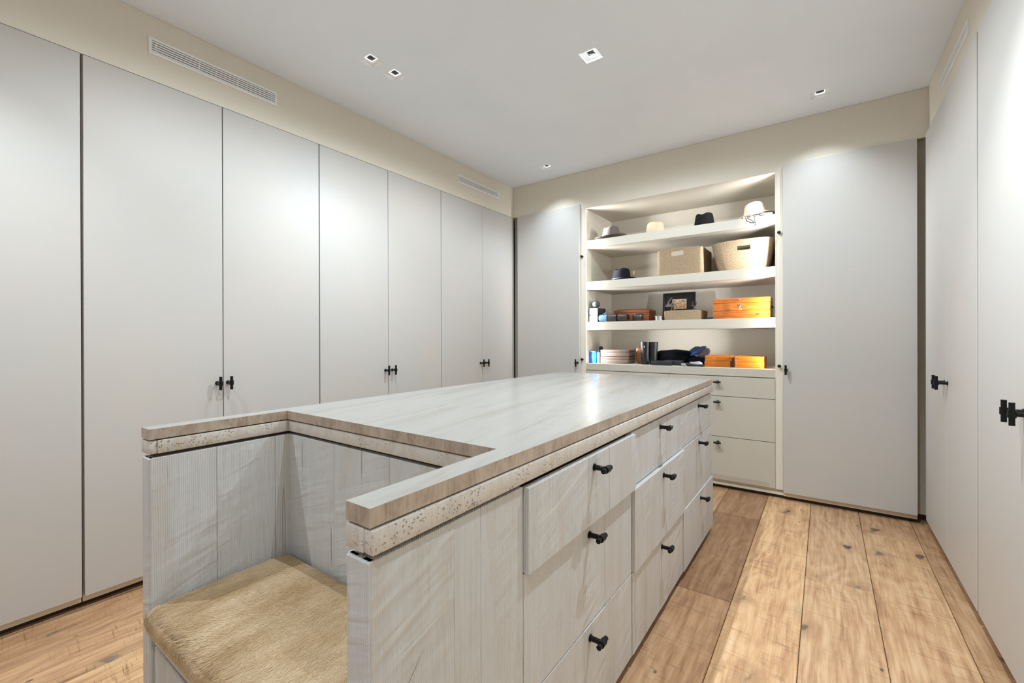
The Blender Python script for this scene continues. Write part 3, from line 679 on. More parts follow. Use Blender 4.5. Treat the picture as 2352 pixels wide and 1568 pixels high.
def fur():
    n1, n2 = 82000, 20000
    x = np.random.uniform(-hx + 0.002, hx - 0.002, n1); y = np.random.uniform(-hy - 0.001, hy - 0.001, n1)
    base = np.stack([x, y, top_z(x, y) - 0.0006], 1)
    sw = 0.45 * np.sin(7 * x + 2.5 * y) + 0.3 * np.sin(19 * x - 9 * y + 1) + np.random.normal(0, 0.22, n1)
    d = np.stack([np.sin(sw), -np.cos(sw), np.random.uniform(0.08, 0.24, n1)], 1)
    ln = np.random.uniform(0.010, 0.021, n1)
    tip = base + d * ln[:, None]
    tip[:, 2] = np.maximum(tip[:, 2] - 0.0025, top_z(np.clip(tip[:, 0], -hx, hx), np.clip(tip[:, 1], -hy, hy)) + 0.0008)
    mid = (base + tip) / 2; mid[:, 2] += 0.0012
    x2 = np.random.uniform(-hx + 0.002, hx - 0.002, n2); zz = np.random.uniform(0.006, hh - 0.012, n2)
    yb_ = -hy - 0.012 * np.sin(np.clip(zz / hh, 0, 1) * math.pi) - 0.0005
    b2 = np.stack([x2, yb_, zz], 1)
    s2 = 0.3 * np.sin(23 * x2) + np.random.normal(0, 0.25, n2)
    d2 = np.stack([np.sin(s2), np.random.uniform(-0.30, -0.12, n2), -np.cos(s2)], 1); l2 = np.random.uniform(0.009, 0.017, n2)
    t2 = b2 + d2 * l2[:, None]; t2[:, 2] = np.maximum(t2[:, 2], -0.006); m2 = (b2 + t2) / 2; m2[:, 1] -= 0.001
    base = np.concatenate([base, b2]); mid = np.concatenate([mid, m2]); tip = np.concatenate([tip, t2])
    side = np.cross(tip - base, np.concatenate([np.tile([0, 0, 1.0], (n1, 1)), np.tile([0, -1.0, 0], (n2, 1))]))
    side /= np.linalg.norm(side, axis=1)[:, None] + 1e-9
    w = 0.00042
    n = n1 + n2
    verts = np.empty((n, 5, 3)); verts[:, 0] = base - side * w; verts[:, 1] = base + side * w; verts[:, 2] = mid + side * w * 0.8; verts[:, 3] = mid - side * w * 0.8; verts[:, 4] = tip
    k = np.arange(n) * 5
    loops = np.stack([k, k + 1, k + 2, k, k + 2, k + 3, k + 3, k + 2, k + 4], 1).reshape(-1)
    me = bpy.data.meshes.new('fur'); me.vertices.add(n * 5); me.vertices.foreach_set('co', verts.reshape(-1).astype(np.float32))
    me.loops.add(len(loops)); me.loops.foreach_set('vertex_index', loops.astype(np.int32))
    nf = n * 3; me.polygons.add(nf); me.polygons.foreach_set('loop_start', (np.arange(nf) * 3).astype(np.int32)); me.polygons.foreach_set('loop_total', np.full(nf, 3, np.int32))
    me.polygons.foreach_set('use_smooth', np.ones(nf, bool))
    me.update(calc_edges=True); me.materials.append(M['hide_fur'])
    o = bpy.data.objects.new('fur', me); COL.objects.link(o); o.parent = cu; o['kind'] = 'stuff'
fur()

# small metal floor socket beside the island
fs = thing('floor_socket', 'small grey metal floor socket beside the left side of the island', 'socket', (-1.885, 0.532, 0))
b = bmesh.new(); box(b, -0.035, 0.035, -0.035, 0.035, 0.0, 0.006, 0.0015); obj('plate', b, 'socket_metal', fs)
for yy in (-0.012, 0.012):
    b = bmesh.new(); box(b, -0.006, 0.022, yy - 0.006, yy + 0.006, 0.0061, 0.0075); obj('slot', b, 'socket_dark', fs)

# ------------------------------------------------------------------ hats
def hat(label, loc, rz, ca, cb, ch, brim, curl, tilt=(0, 0), dent=0.03, mat='grey_felt', band=None, top=0.78, front_dip=0.0, pinch=0.0):
    t = thing('hat', label, 'hat', loc, (tilt[0], tilt[1], rz), group='felt hats on the shelves')
    n = 48
    def crown_ring(f, k):
        out = []
        for i in range(n):
            a = 2 * math.pi * i / n; out.append((ca * f * math.cos(a), cb * f * math.sin(a)))
        return out
    def ztop(x, y):
        z = ch
        z -= dent * math.exp(-(y / (cb * 0.30)) ** 2) * max(0, 1 - (x / (ca * 0.95)) ** 4)
        z -= pinch * max(0, x / ca) ** 2
        return z
    b = bmesh.new(); rings = []
    for k in range(9):
        s = k / 8; f = 1.0 - (1 - top) * s ** 1.5
        ring = []
        for x, y in crown_ring(f, k):
            z = ch * (s * 0.93); e = max(0, (s - 0.6) / 0.4)
            zz = z * (1 - e) + (ztop(x, y) - 0.008) * e
            ring.append(b.verts.new((x, y, zz)))
        rings.append(ring)
    for f in (0.90, 0.72, 0.45, 0.2):
        rings.append([b.verts.new((x, y, ztop(x, y) - (0.004 if f == 0.9 else 0))) for x, y in crown_ring(top * f, 0)])
    for A, B in zip(rings[:-1], rings[1:]):
        for i in range(n): b.faces.new((A[i], A[(i + 1) % n], B[(i + 1) % n], B[i]))
    b.faces.new(rings[-1])
    obj('crown', b, mat, t, smooth=True, angle=80)
    b = bmesh.new(); rings = []; lay = []
    for k in range(8):
        s = k / 7; ring = []
        for i in range(n):
            a = 2 * math.pi * i / n
            r = 1.0 + 0 * s
            x = (ca + brim * s) * math.cos(a); y = (cb + brim * s * 0.92) * math.sin(a)
            z = curl * (abs(math.sin(a)) ** 2) * s ** 2 - front_dip * (abs(math.cos(a)) ** 2) * s ** 2 + 0.004
            ring.append((x, y, z))
        lay.append(ring)
    up = [[b.verts.new((x, y, z + 0.0028)) for x, y, z in r] for r in lay]; dn = [[b.verts.new((x, y, z)) for x, y, z in r] for r in lay]
    for k in range(7):
        for i in range(n):
            j = (i + 1) % n
            b.faces.new((up[k][i], up[k + 1][i], up[k + 1][j], up[k][j])); b.faces.new((dn[k][i], dn[k][j], dn[k + 1][j], dn[k + 1][i]))
    for i in range(n):
        j = (i + 1) % n; b.faces.new((up[7][i], dn[7][i], dn[7][j], up[7][j])); b.faces.new((up[0][i], up[0][j], dn[0][j], dn[0][i]))
    obj('brim', b, mat, t, smooth=True, angle=80)
    if band:
        b = bmesh.new(); h = band[1]
        A = [b.verts.new(((ca + 0.0015) * math.cos(2 * math.pi * i / n), (cb + 0.0015) * math.sin(2 * math.pi * i / n), 0.005)) for i in range(n)]
        B = [b.verts.new(((ca + 0.0010) * math.cos(2 * math.pi * i / n), (cb + 0.0010) * math.sin(2 * math.pi * i / n), 0.005 + h)) for i in range(n)]
        C = [b.verts.new(((ca - 0.004) * math.cos(2 * math.pi * i / n), (cb - 0.004) * math.sin(2 * math.pi * i / n), 0.005 + h)) for i in range(n)]
        for i in range(n):
            j = (i + 1) % n; b.faces.new((A[i], A[j], B[j], B[i])); b.faces.new((B[i], B[j], C[j], C[i]))
        obj('hat_band', b, band[0], t, smooth=True, angle=50)
    return t
S1, S2, S3, S0 = 2.085, 1.700, 1.324, 0.940
hat('grey-brown felt hat with curled brim at the left of the top shelf', (-1.630, 3.895, S1 + 0.007), math.radians(74), 0.094, 0.086, 0.128, 0.066, 0.030, (math.radians(-1), math.radians(2)), 0.026, 'grey_felt', ('grey_felt', 0.022), 0.70, 0.002)
hat('cream round-topped hat, second from the left on the top shelf', (-1.268, 4.06, S1 + 0.001), 0.3, 0.092, 0.085, 0.152, 0.05, 0.008, (0, 0), 0.004, 'cream_felt', None, 0.70)
hat('black felt hat with a dented crown on the top shelf', (-0.842, 4.04, S1 + 0.001), math.radians(84), 0.094, 0.088, 0.158, 0.055, 0.006, (0, 0), 0.020, 'black_felt', ('black_felt', 0.025), 0.70)
wh = hat('ivory wide-brimmed hat over a black and white scarf on the top shelf', (-0.440, 3.935, S1 + 0.036), math.radians(-4), 0.088, 0.084, 0.118, 0.056, -0.008, (math.radians(-3), math.radians(-8)), 0.012, 'ivory_felt', None, 0.66, 0.006)
nh = hat('black felt hat with a blue beaded band on the second shelf', (-1.545, 3.94, S2 + 0.001), math.radians(68), 0.092, 0.086, 0.124, 0.064, 0.020, (0, 0), 0.020, 'navy_felt', ('blue_beads', 0.022), 0.72)
b = bmesh.new()
for (x, h, lean) in ((0.092, 0.075, 0.012), (0.100, 0.095, 0.022)):
    prism(b, [(x, 0.01), (x + 0.010, 0.02), (x + 0.013 + lean, 0.06 * h / 0.09), (x + 0.006 + lean, h), (x + 0.001 + lean * 0.5, 0.045)], -0.03, -0.0285)
obj('feather', b, 'feather_brown', nh, rot=(0, 0, math.radians(-68)))
# scarf tucked under the ivory hat, with ends hanging over the shelf edge
sc_ = thing('scarf', 'black and white patterned scarf tied under the ivory hat', 'scarf', (-0.42, 3.835, S1))
b = bmesh.new(); n = 26; rows_ = []
for i in range(n + 1):
    s = i / n; x = -0.100 + 0.205 * s; w = 0.034 + 0.004 * math.sin(9 * s)
    ring = []
    for k in range(10):
        a = 2 * math.pi * k / 10
        ring.append(b.verts.new((x, -0.020 + w * math.cos(a) * 0.8 + 0.012 * math.sin(6 * s), 0.012 + (0.010 + 0.0015 * math.sin(14 * s + a * 2)) * math.sin(a) + 0.008 * s * max(0, math.sin(a)))))
    rows_.append(ring)
for A, B in zip(rows_[:-1], rows_[1:]):
    for k in range(10): b.faces.new((A[k], A[(k + 1) % 10], B[(k + 1) % 10], B[k]))
b.faces.new(rows_[0]); b.faces.new(list(reversed(rows_[-1])))
obj('scarf_roll', b, 'zebra_scarf', sc_, smooth=True, angle=80)
for pts in ([(-0.075, -0.05, 0.015), (-0.07, -0.086, 0.006), (-0.062, -0.088, -0.022), (-0.035, -0.089, -0.040), (-0.008, -0.088, -0.046), (-0.02, -0.087, -0.030), (-0.055, -0.086, -0.004)],
            [(-0.01, -0.05, 0.022), (-0.012, -0.087, 0.007), (-0.006, -0.089, -0.03), (0.002, -0.089, -0.056), (-0.01, -0.089, -0.070)]):
    b = bmesh.new(); path_tube(b, pts, 0.0024, 6); obj('tie_end', b, 'charcoal_leather', sc_, smooth=True)

# ------------------------------------------------------------------ baskets
def basket(name, label, loc, w, d, h, top_w, top_d, rc, slot=None, wall_=0.012, sag=0.01, rz=0, dip=None, cat='basket', group=None):
    t = thing(name, label, cat, loc, (0, 0, rz), group=group)
    # outline sampled so that the slot edges fall on samples of the front side
    def outline(W, D, r):
        pts = []; hw, hd = W / 2, D / 2
        fr = [-hw + r, *([-hw + r + (slot[0] - (-hw + r)) * 0.5, slot[0], (slot[0] + slot[1]) / 2, slot[1], slot[1] + (hw - r - slot[1]) * 0.5] if slot else [(-hw + r) * 0.5, 0, (hw - r) * 0.5]), hw - r]
        for x in fr: pts.append((x, -hd))
        for k in range(1, 6):
            a = -math.pi / 2 + k / 6 * math.pi / 2; pts.append((hw - r + r * math.cos(a), -hd + r + r * math.sin(a)))
        for f in (0, 0.25, 0.5, 0.75, 1): pts.append((hw, -hd + r + f * (D - 2 * r)))
        for k in range(1, 6):
            a = k / 6 * math.pi / 2; pts.append((hw - r + r * math.cos(a), hd - r + r * math.sin(a)))
        for x in reversed(fr): pts.append((x, hd))
        for k in range(1, 6):
            a = math.pi / 2 + k / 6 * math.pi / 2; pts.append((-hw + r + r * math.cos(a), hd - r + r * math.sin(a)))
        for f in (1, 0.75, 0.5, 0.25, 0): pts.append((-hw, -hd + r + f * (D - 2 * r)))
        for k in range(1, 6):
            a = math.pi + k / 6 * math.pi / 2; pts.append((-hw + r + r * math.cos(a), -hd + r + r * math.sin(a)))
        return pts, len(fr)
    lv = [0, 0.1, 0.3, 0.55] + ([slot[2] / h, slot[3] / h] if slot else [0.8]) + [0.93, 1.0]
    lv = sorted(lv)
    def grid(off):
        g = []
        for s in lv:
            e = s ** 0.7
            P, nf = outline(w + (top_w - w) * e - 2 * off, d + (top_d - d) * e - 2 * off, max(0.006, rc - off))
            z = s * h
            row = []
            for (x, y) in P:
                edge = (abs(x) / (top_w / 2)) ** 2
                row.append((x, y, max(z, wall_ * (off > 0)) - (sag * edge * s ** 2) + (dip(x, y) * s ** 2 if dip else 0)))
            g.append(row)
        return g, nf
    b = bmesh.new(); og, nf = grid(0); ig, _ = grid(wall_)
    O = [[b.verts.new(p) for p in r] for r in og]; I = [[b.verts.new(p) for p in r] for r in ig]
    n = len(O[0])
    def hole(k, i): return slot is not None and abs(lv[k] - slot[2] / h) < 1e-6 and i in (2, 3)
    for k in range(len(lv) - 1):
        for i in range(n):
            j = (i + 1) % n
            if hole(k, i): continue
            b.faces.new((O[k][i], O[k][j], O[k + 1][j], O[k + 1][i])); b.faces.new((I[k][i], I[k + 1][i], I[k + 1][j], I[k][j]))
    if slot:
        k = [q for q in range(len(lv)) if abs(lv[q] - slot[2] / h) < 1e-6][0]
        for a in (k, k + 1):
            for i in (2, 3): b.faces.new((O[a][i], O[a][i + 1], I[a][i + 1], I[a][i]))
        for i in (2, 4): b.faces.new((O[k][i], O[k + 1][i], I[k + 1][i], I[k][i]))
    for i in range(n):
        j = (i + 1) % n; b.faces.new((O[-1][i], O[-1][j], I[-1][j], I[-1][i]))
    b.faces.new(list(reversed(O[0]))); b.faces.new(I[0])
    o = obj('basket_body', b, 'seagrass', t, smooth=True, angle=45)
    # plaited rim
    b = bmesh.new()
    for i in range(n):
        j = (i + 1) % n
        p = (Vector(og[-1][i]) + Vector(ig[-1][i])) / 2; q = (Vector(og[-1][j]) + Vector(ig[-1][j])) / 2
        if (q - p).length > 1e-5: tube(b, p, q, wall_ * 0.55, n=8)
    obj('basket_rim', b, 'seagrass', t, smooth=True)
    return t
basket('basket', 'box-shaped woven seagrass basket, left of the two on the second shelf', (-0.990, 3.985, S2 + 0.0005), 0.370, 0.36, 0.226, 0.372, 0.366, 0.03, (-0.066, 0.036, 0.163, 0.206), sag=0.012, group='seagrass storage baskets')
basket('basket', 'flared woven seagrass basket at the right end of the second shelf', (-0.528, 3.990, S2 + 0.0005), 0.335, 0.34, 0.232, 0.440, 0.38, 0.075, (-0.028, 0.066, 0.155, 0.188), sag=0.016, group='seagrass storage baskets', dip=lambda x, y: 0.012 * (x / 0.22) ** 2 * (x > 0))
basket('tray_basket', 'low woven seagrass tray holding glass bottles on the third shelf', (-0.968, 3.925, S3 + 0.0005), 0.302, 0.225, 0.078, 0.304, 0.228, 0.012, None, wall_=0.010, sag=0.004)

# ------------------------------------------------------------------ things on the third shelf
def boxthing(name, label, cat, x0, x1, y0, y1, z0, z1, mat, bev=0.003, group=None, seg=2):
    c = ((x0 + x1) / 2, (y0 + y1) / 2, z0); t = thing(name, label, cat, c, group=group)
    b = bmesh.new(); box(b, x0 - c[0], x1 - c[0], y0 - c[1], y1 - c[1], 0, z1 - z0, bev, seg)
    obj('box_body', b, mat, t, smooth=True); return t, c
for k, l in ((0, 'lower silver-fronted storage box at the left end of the third shelf'), (1, 'upper silver-fronted storage box under the grey stone ball')):
    z0 = S3 + 0.0005 + k * 0.066
    t, c = boxthing('storage_box', l, 'box', -1.806, -1.716, 3.785, 3.965, z0, z0 + 0.065, 'charcoal_leather', 0.002, 'silver-fronted boxes')
    b = bmesh.new(); box(b, -0.043, 0.043, -0.0935, -0.0895, 0.003, 0.062, 0.001); obj('front', b, 'silver_paper', t)
    b = bmesh.new(); box(b, -0.022, 0.022, -0.0945, -0.0934, 0.024, 0.044); obj('label_plate', b, 'white_label', t)
t = thing('stone_ball', 'dark grey polished stone ball on top of the silver boxes', 'ball', (-1.762, 3.835, S3 + 0.1325))
b = bmesh.new(); bmesh.ops.create_uvsphere(b, u_segments=32, v_segments=20, radius=0.040)
for v in b.verts: v.co.z = v.co.z * 0.92 + 0.0365
obj('ball', b, 'grey_stone', t, smooth=True, angle=180)
def roll(label, x0, x1, mat, y=3.79, r=0.034, clasp='buckle'):
    t = thing('watch_roll', label, 'watch roll', ((x0 + x1) / 2, y + r, S3 + 0.0005), group='leather watch rolls'); w = (x1 - x0) / 2
    b = bmesh.new(); pr = [(-w, 0.0), (-w, r * 0.86), (-w + 0.004, r), (w - 0.004, r), (w, r * 0.86), (w, 0.0)]
    rings = []; n = 28
    for (x, rr) in pr:
        if rr == 0: rings.append([b.verts.new((x, 0, r))]); continue
        rings.append([b.verts.new((x, 1.35 * rr * math.copysign(abs(math.cos(a)) ** 0.8, math.cos(a)), r + rr * math.copysign(abs(math.sin(a)) ** 0.8, math.sin(a)))) for a in [2 * math.pi * i / n for i in range(n)]])
    for A, B in zip(rings[:-1], rings[1:]):
        for i in range(n):
            j = (i + 1) % n
            if len(A) == 1: b.faces.new((A[0], B[i], B[j]))
            elif len(B) == 1: b.faces.new((A[i], B[0], A[j]))
            else: b.faces.new((A[i], B[i], B[j], A[j]))
    obj('roll_body', b, mat, t, smooth=True, angle=50)
    b = bmesh.new()
    if clasp == 'knot':
        path_tube(b, [(-0.018, -0.01, 2 * r), (0.0, -0.012, 2 * r + 0.010), (0.012, -0.01, 2 * r + 0.004), (0.016, -0.012, 2 * r + 0.016)], 0.0055, 8)
        obj('knot', b, mat, t, smooth=True)
    else:
        box(b, -w + 0.006, w - 0.006, -0.02, 0.02, 2 * r - 0.003, 2 * r + 0.0025, 0.001); obj('strap', b, mat, t)
    for sx in (-1, 1):
        b = bmesh.new(); tube(b, (sx * (w - 0.003), 0, r), (sx * (w + 0.001), 0, r), r * 0.72, n=20); obj('end_cap', b, mat, t, smooth=True)
roll('blue leather watch roll with a knotted clasp on the third shelf', -1.708, -1.626, 'blue_leather', clasp='knot')
roll('dark brown leather watch roll next to the blue one', -1.620, -1.536, 'brown_leather')
roll('dark brown leather watch roll next to the round black jar', -1.527, -1.440, 'brown_leather')
t = thing('round_jar', 'round black leather jar with a silver ring on the third shelf', 'jar', (-1.362, 3.86, S3 + 0.0005))
b = bmesh.new(); lathe(b, [(0, 0), (0.045, 0), (0.047, 0.003), (0.047, 0.044), (0, 0.044)], 32); obj('jar_body', b, 'charcoal_leather', t, smooth=True)
b = bmesh.new(); lathe(b, [(0.044, 0.0442), (0.0485, 0.0442), (0.0485, 0.048), (0.044, 0.048)], 32); obj('ring', b, 'steel', t, smooth=True)
b = bmesh.new(); lathe(b, [(0, 0.048), (0.0475, 0.048), (0.048, 0.062), (0.044, 0.067), (0, 0.068)], 32); obj('lid', b, 'charcoal_leather', t, smooth=True)
t = thing('wooden_box', 'reddish-brown burl wooden box behind the watch rolls', 'box', (-1.475, 4.09, S3 + 0.0005))
b = bmesh.new(); box(b, -0.170, 0.170, -0.10, 0.10, 0, 0.085, 0.002); obj('box_body', b, 'red_wood', t)
b = bmesh.new(); box(b, -0.170, 0.170, -0.10, 0.10, 0.0865, 0.112, 0.003); box(b, -0.145, 0.145, -0.08, 0.08, 0.1122, 0.120, 0.003); obj('lid', b, 'red_wood', t)
b = bmesh.new(); lathe(b, [(0, 0), (0.005, 0.001), (0.006, 0.004), (0, 0.008)], 12); obj('clasp', b, 'brass', t, smooth=True, loc=(0.07, -0.1005, 0.062), rot=(math.pi / 2, 0, 0))
t = thing('silver_pot', 'small silver pot with a wide lid beside the woven tray', 'pot', (-1.168, 3.835, S3 + 0.0005))
b = bmesh.new(); lathe(b, [(0, 0), (0.032, 0), (0.033, 0.004), (0.031, 0.036), (0, 0.036)], 28); obj('pot_body', b, 'steel', t, smooth=True)
b = bmesh.new(); lathe(b, [(0, 0.036), (0.040, 0.036), (0.041, 0.039), (0.030, 0.044), (0.006, 0.046), (0.006, 0.050), (0, 0.051)], 28); obj('lid', b, 'steel', t, smooth=True)
t = thing('picture_frame', 'black picture frame with a small photograph, leaning at the back of the third shelf', 'picture', (-1.110, 4.235, S3 + 0.0015), (math.radians(-6), 0, 0))
b = bmesh.new(); w, h, f = 0.146, 0.272, 0.018
box(b, -w, -w + f, -0.011, 0.009, 0, h, 0.0015); box(b, w - f, w, -0.011, 0.009, 0, h, 0.0015); box(b, -w + f, w - f, -0.011, 0.009, 0, f, 0.0015); box(b, -w + f, w - f, -0.011, 0.009, h - f, h, 0.0015)
obj('frame', b, 'frame_black', t)
b = bmesh.new(); box(b, -w + f, w - f, -0.002, 0.004, f, h - f); obj('mount', b, 'mat_black', t)
b = bmesh.new(); box(b, -0.0605, 0.0605, -0.0008, 0.0008, -0.0425, 0.0425); obj('photograph', b, 'photo_print', t, loc=(0.004, -0.0032, 0.166)); 
b = bmesh.new(); box(b, -0.064, 0.064, -0.0005, 0.0005, -0.046, 0.046); obj('photo_border', b, 'cream_felt', t, loc=(0.004, -0.0024, 0.166))
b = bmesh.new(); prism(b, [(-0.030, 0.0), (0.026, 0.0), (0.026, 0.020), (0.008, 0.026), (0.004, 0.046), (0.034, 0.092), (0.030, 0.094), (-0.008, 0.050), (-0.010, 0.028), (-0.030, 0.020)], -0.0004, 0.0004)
obj('lamp_shape', b, 'lamp_shape_grey', t, loc=(-0.094, -0.0026, 0.142))  # flat grey lamp-shaped piece in front of the mount
def bottle(label, loc, r, h, stop_mat, stop_h):
    t = thing('glass_bottle', label, 'bottle', loc)
    b = bmesh.new(); lathe(b, [(0, 0.0), (r * 0.95, 0.0), (r, 0.004), (r, h * 0.48), (r * 0.80, h * 0.60), (r * 0.36, h * 0.72), (r * 0.30, h * 0.94), (r * 0.52, h * 0.96), (r * 0.52, h), (r * 0.24, h), (r * 0.24, h * 0.72), (r * 0.70, h * 0.57), (r * 0.88, h * 0.46), (r * 0.88, 0.006), (0, 0.006)], 28)
    obj('bottle_body', b, 'clear_glass', t, smooth=True)
    b = bmesh.new(); lathe(b, [(0, h * 0.9), (r * 0.23, h * 0.9), (r * 0.23, h), (r * 0.48, h + 0.004), (r * 0.55, h + stop_h * 0.8), (r * 0.35, h + stop_h), (0, h + stop_h)], 20)
    obj('stopper', b, stop_mat, t, smooth=True)
bottle('clear glass bottle with a glass stopper in the woven tray', (-1.070, 3.90, S3 + 0.014), 0.034, 0.120, 'clear_glass', 0.016)
bottle('clear glass bottle with a black stopper in the woven tray', (-0.905, 3.95, S3 + 0.014), 0.036, 0.116, 'frame_black', 0.032)
boxthing('dark_case', 'thin dark case between the woven tray and the orange chest', 'case', -0.800, -0.735, 3.86, 4.02, S3 + 0.0005, S3 + 0.022, 'slate_plastic', 0.002)
# orange chest
t = thing('wooden_chest', 'glossy orange wooden chest with a key and drawer on the third shelf', 'chest', (-0.530, 3.925, S3 + 0.0005))
w, d = 0.199, 0.125
b = bmesh.new(); box(b, -w, w, -d, d, 0, 0.001 + 0.060, 0.0015); obj('drawer', b, 'orange_wood', t)
b = bmesh.new(); box(b, -w, w, -d, d, 0.0625, 0.121, 0.0015); obj('box_body', b, 'orange_wood', t)
b = bmesh.new(); box(b, -w, w, -d, d, 0.1225, 0.160, 0.003, 2); obj('lid', b, 'orange_wood', t)
for (x, z) in ((-0.135, 0.032), (0.128, 0.032), (-0.004, 0.142)):
    b = bmesh.new(); lathe(b, [(0, 0), (0.004, 0.0), (0.004, 0.004), (0.006, 0.006), (0.0055, 0.010), (0, 0.0115)], 14); obj('knob', b, 'steel', t, smooth=True, loc=(x, -d, z), rot=(math.pi / 2, 0, 0))
b = bmesh.new(); tube(b, (0, 0, 0), (0, -0.002, 0), 0.008, n=16); tube(b, (0, -0.002, 0), (0, -0.018, 0), 0.002, n=8); path_tube(b, [(0, -0.018, 0.0), (0.008, -0.018, 0.006), (0.016, -0.018, 0.002), (0.008, -0.018, -0.004), (0, -0.018, 0.0)], 0.0016, 6); obj('key', b, 'steel', t, smooth=True, loc=(-0.008, -d, 0.104))
b = bmesh.new(); path_tube(b, [(0, 0, 0), (-0.003, -0.001, -0.012), (-0.007, 0, -0.028), (-0.006, 0, -0.036), (0.003, -0.001, -0.022), (0.007, 0, -0.036)], 0.0028, 6); obj('tassel', b, 'cord_tan', t, smooth=True, loc=(0.001, -d - 0.016, 0.102))
b = bmesh.new(); path_tube(b, [(0, -0.03, 0.01), (0.012, -0.025, -0.006), (0.012, 0.025, -0.006), (0, 0.03, 0.01)], 0.003, 8); obj('side_handle', b, 'brown_leather', t, smooth=True, loc=(w, 0, 0.085))

# ------------------------------------------------------------------ things on the counter
t = thing('perfume_box', 'bright blue glossy box at the left end of the counter', 'box', (-1.776, 3.835, S0 + 0.0005))
b = bmesh.new(); box(b, -0.030, 0.030, -0.035, 0.035, 0, 0.110, 0.003, 2); obj('box_body', b, 'blue_gloss', t, smooth=True)
b = bmesh.new(); box(b, -0.0303, 0.0303, -0.0353, 0.0353, 0.104, 0.1125, 0.003, 2); obj('lid', b, 'steel', t, smooth=True)
t = thing('perfume_bottle', 'small dark blue perfume bottle standing behind the blue box', 'bottle', (-1.748, 3.925, S0 + 0.0005))
b = bmesh.new(); lathe(b, [(0, 0), (0.030, 0), (0.033, 0.006), (0.033, 0.095), (0.022, 0.11), (0.012, 0.114), (0.012, 0.122), (0, 0.122)], 24); obj('bottle_body', b, 'blue_leather', t, smooth=True)
b = bmesh.new(); lathe(b, [(0, 0.122), (0.017, 0.122), (0.019, 0.132), (0.016, 0.152), (0, 0.154)], 20); obj('cap', b, 'navy_cloth', t, smooth=True)
t = thing('perfume_vial', 'narrow pale bottle between the blue box and the taupe boxes', 'bottle', (-1.724, 3.822, S0 + 0.0005))
b = bmesh.new(); box(b, -0.010, 0.010, -0.016, 0.016, 0, 0.098, 0.002, 2); obj('bottle_body', b, 'white_label', t, smooth=True)
b = bmesh.new(); tube(b, (0, 0, 0.098), (0, 0, 0.116), 0.0075, n=14); obj('cap', b, 'navy_cloth', t, smooth=True)
for k, l in ((0, 'lower of two stacked taupe suede boxes on the counter'), (1, 'upper of two stacked taupe suede boxes on the counter')):
    z0 = S0 + 0.0005 + k * 0.064; x0 = -1.705 + 0.003 * k
    t = thing('suede_box', l, 'box', (x0 + 0.132, 3.925, z0), (0, 0, math.radians(-0.8 * k)), group='taupe suede boxes')
    b = bmesh.new(); box(b, -0.130, 0.130, -0.115, 0.115, 0, 0.040, 0.006, 3); obj('box_body', b, 'taupe_suede', t, smooth=True)
    b = bmesh.new(); box(b, -0.131, 0.131, -0.116, 0.116, 0.041, 0.062, 0.006, 3); obj('lid', b, 'taupe_suede', t, smooth=True)
def lump(name, label, cat, loc, size, mat, seed, rz=0, amp=0.12, part='body', power=3.5):
    t = thing(name, label, cat, loc, (0, 0, rz)); b = bmesh.new(); bmesh.ops.create_uvsphere(b, u_segments=36, v_segments=24, radius=1.0)
    rr = random.Random(seed); ph = [rr.uniform(0, 6) for _ in range(6)]
    for v in b.verts:
        p = v.co.copy(); q = (abs(p.x) ** power + abs(p.y) ** power + abs(p.z) ** power) ** (1 / power); p = p / q
        k = 1 + amp * (0.5 * math.sin(3.1 * p.x + ph[0]) * math.sin(2.7 * p.z + ph[1]) + 0.35 * math.sin(6.3 * p.x + ph[2] + 2 * p.z) + 0.25 * math.sin(7.1 * p.y + ph[3]))
        v.co = Vector((p.x * size[0] * (1 + 0.3 * (k - 1)), p.y * size[1], max(0.0, (p.z * k + 1.0) * size[2])))
    obj(part, b, mat, t, smooth=True, angle=180); return t
t = lump('leather_pouch', 'tan leather pouch with a zip, standing behind the black cups', 'pouch', (-1.372, 3.955, S0 + 0.0005), (0.040, 0.035, 0.078), 'tan_leather', 3, 0, 0.05, 'pouch_body', 3.5)
b = bmesh.new(); tube(b, (0.012, -0.0385, 0.03), (0.012, -0.0385, 0.115), 0.0035, n=8); obj('zip', b, 'steel', t, smooth=True)
t = thing('leather_cups', 'pair of joined tall black leather cups with a small white emblem', 'container', (-1.270, 3.875, S0 + 0.0005), (0, 0, 0.1))
for k, (x, y, s) in enumerate(((-0.030, -0.004, 1.0), (0.036, 0.010, 0.97))):
    b = bmesh.new(); lathe(b, [(0, 0), (0.031, 0), (0.032, 0.004), (0.034, 0.09), (0.043 * s, 0.190), (0.043 * s, 0.2), (0.039 * s, 0.2), (0.030, 0.09), (0.028, 0.01), (0, 0.01)], 28, (x, y, 0)); obj('cup', b, 'black_leather', t, smooth=True)
b = bmesh.new(); prism(b, [(-0.004, 0), (0.003, 0.001), (0.004, 0.008), (0.002, 0.011), (0.003, 0.018), (-0.003, 0.019), (-0.004, 0.010), (-0.002, 0.008)], -0.0008, 0.0008); obj('emblem', b, 'white_label', t, loc=(-0.030, -0.0452, 0.150), rot=(math.radians(-5), 0, 0))
b = bmesh.new(); tube(b, (0.004, -0.036, 0.02), (0.004, -0.044, 0.18), 0.002, n=6); obj('seam', b, 'black_leather', t)
lump('fabric_bag', 'soft black fabric bag lying at the back of the counter', 'bag', (-1.100, 4.08, S0 + 0.0005), (0.165, 0.10, 0.063), 'black_cloth', 11, 0, 0.14, 'bag_body', 3.2)
boxthing('flat_box', 'slim dark slate box at the front edge of the counter', 'box', -1.218, -1.052, 3.775, 3.86, S0 + 0.0005, S0 + 0.038, 'slate_plastic', 0.002)
t, c = boxthing('slim_case', 'thin dark grey case lying in front of the black bag', 'case', -1.135, -0.985, 3.865, 3.95, S0 + 0.0005, S0 + 0.026, 'slate_plastic', 0.002)
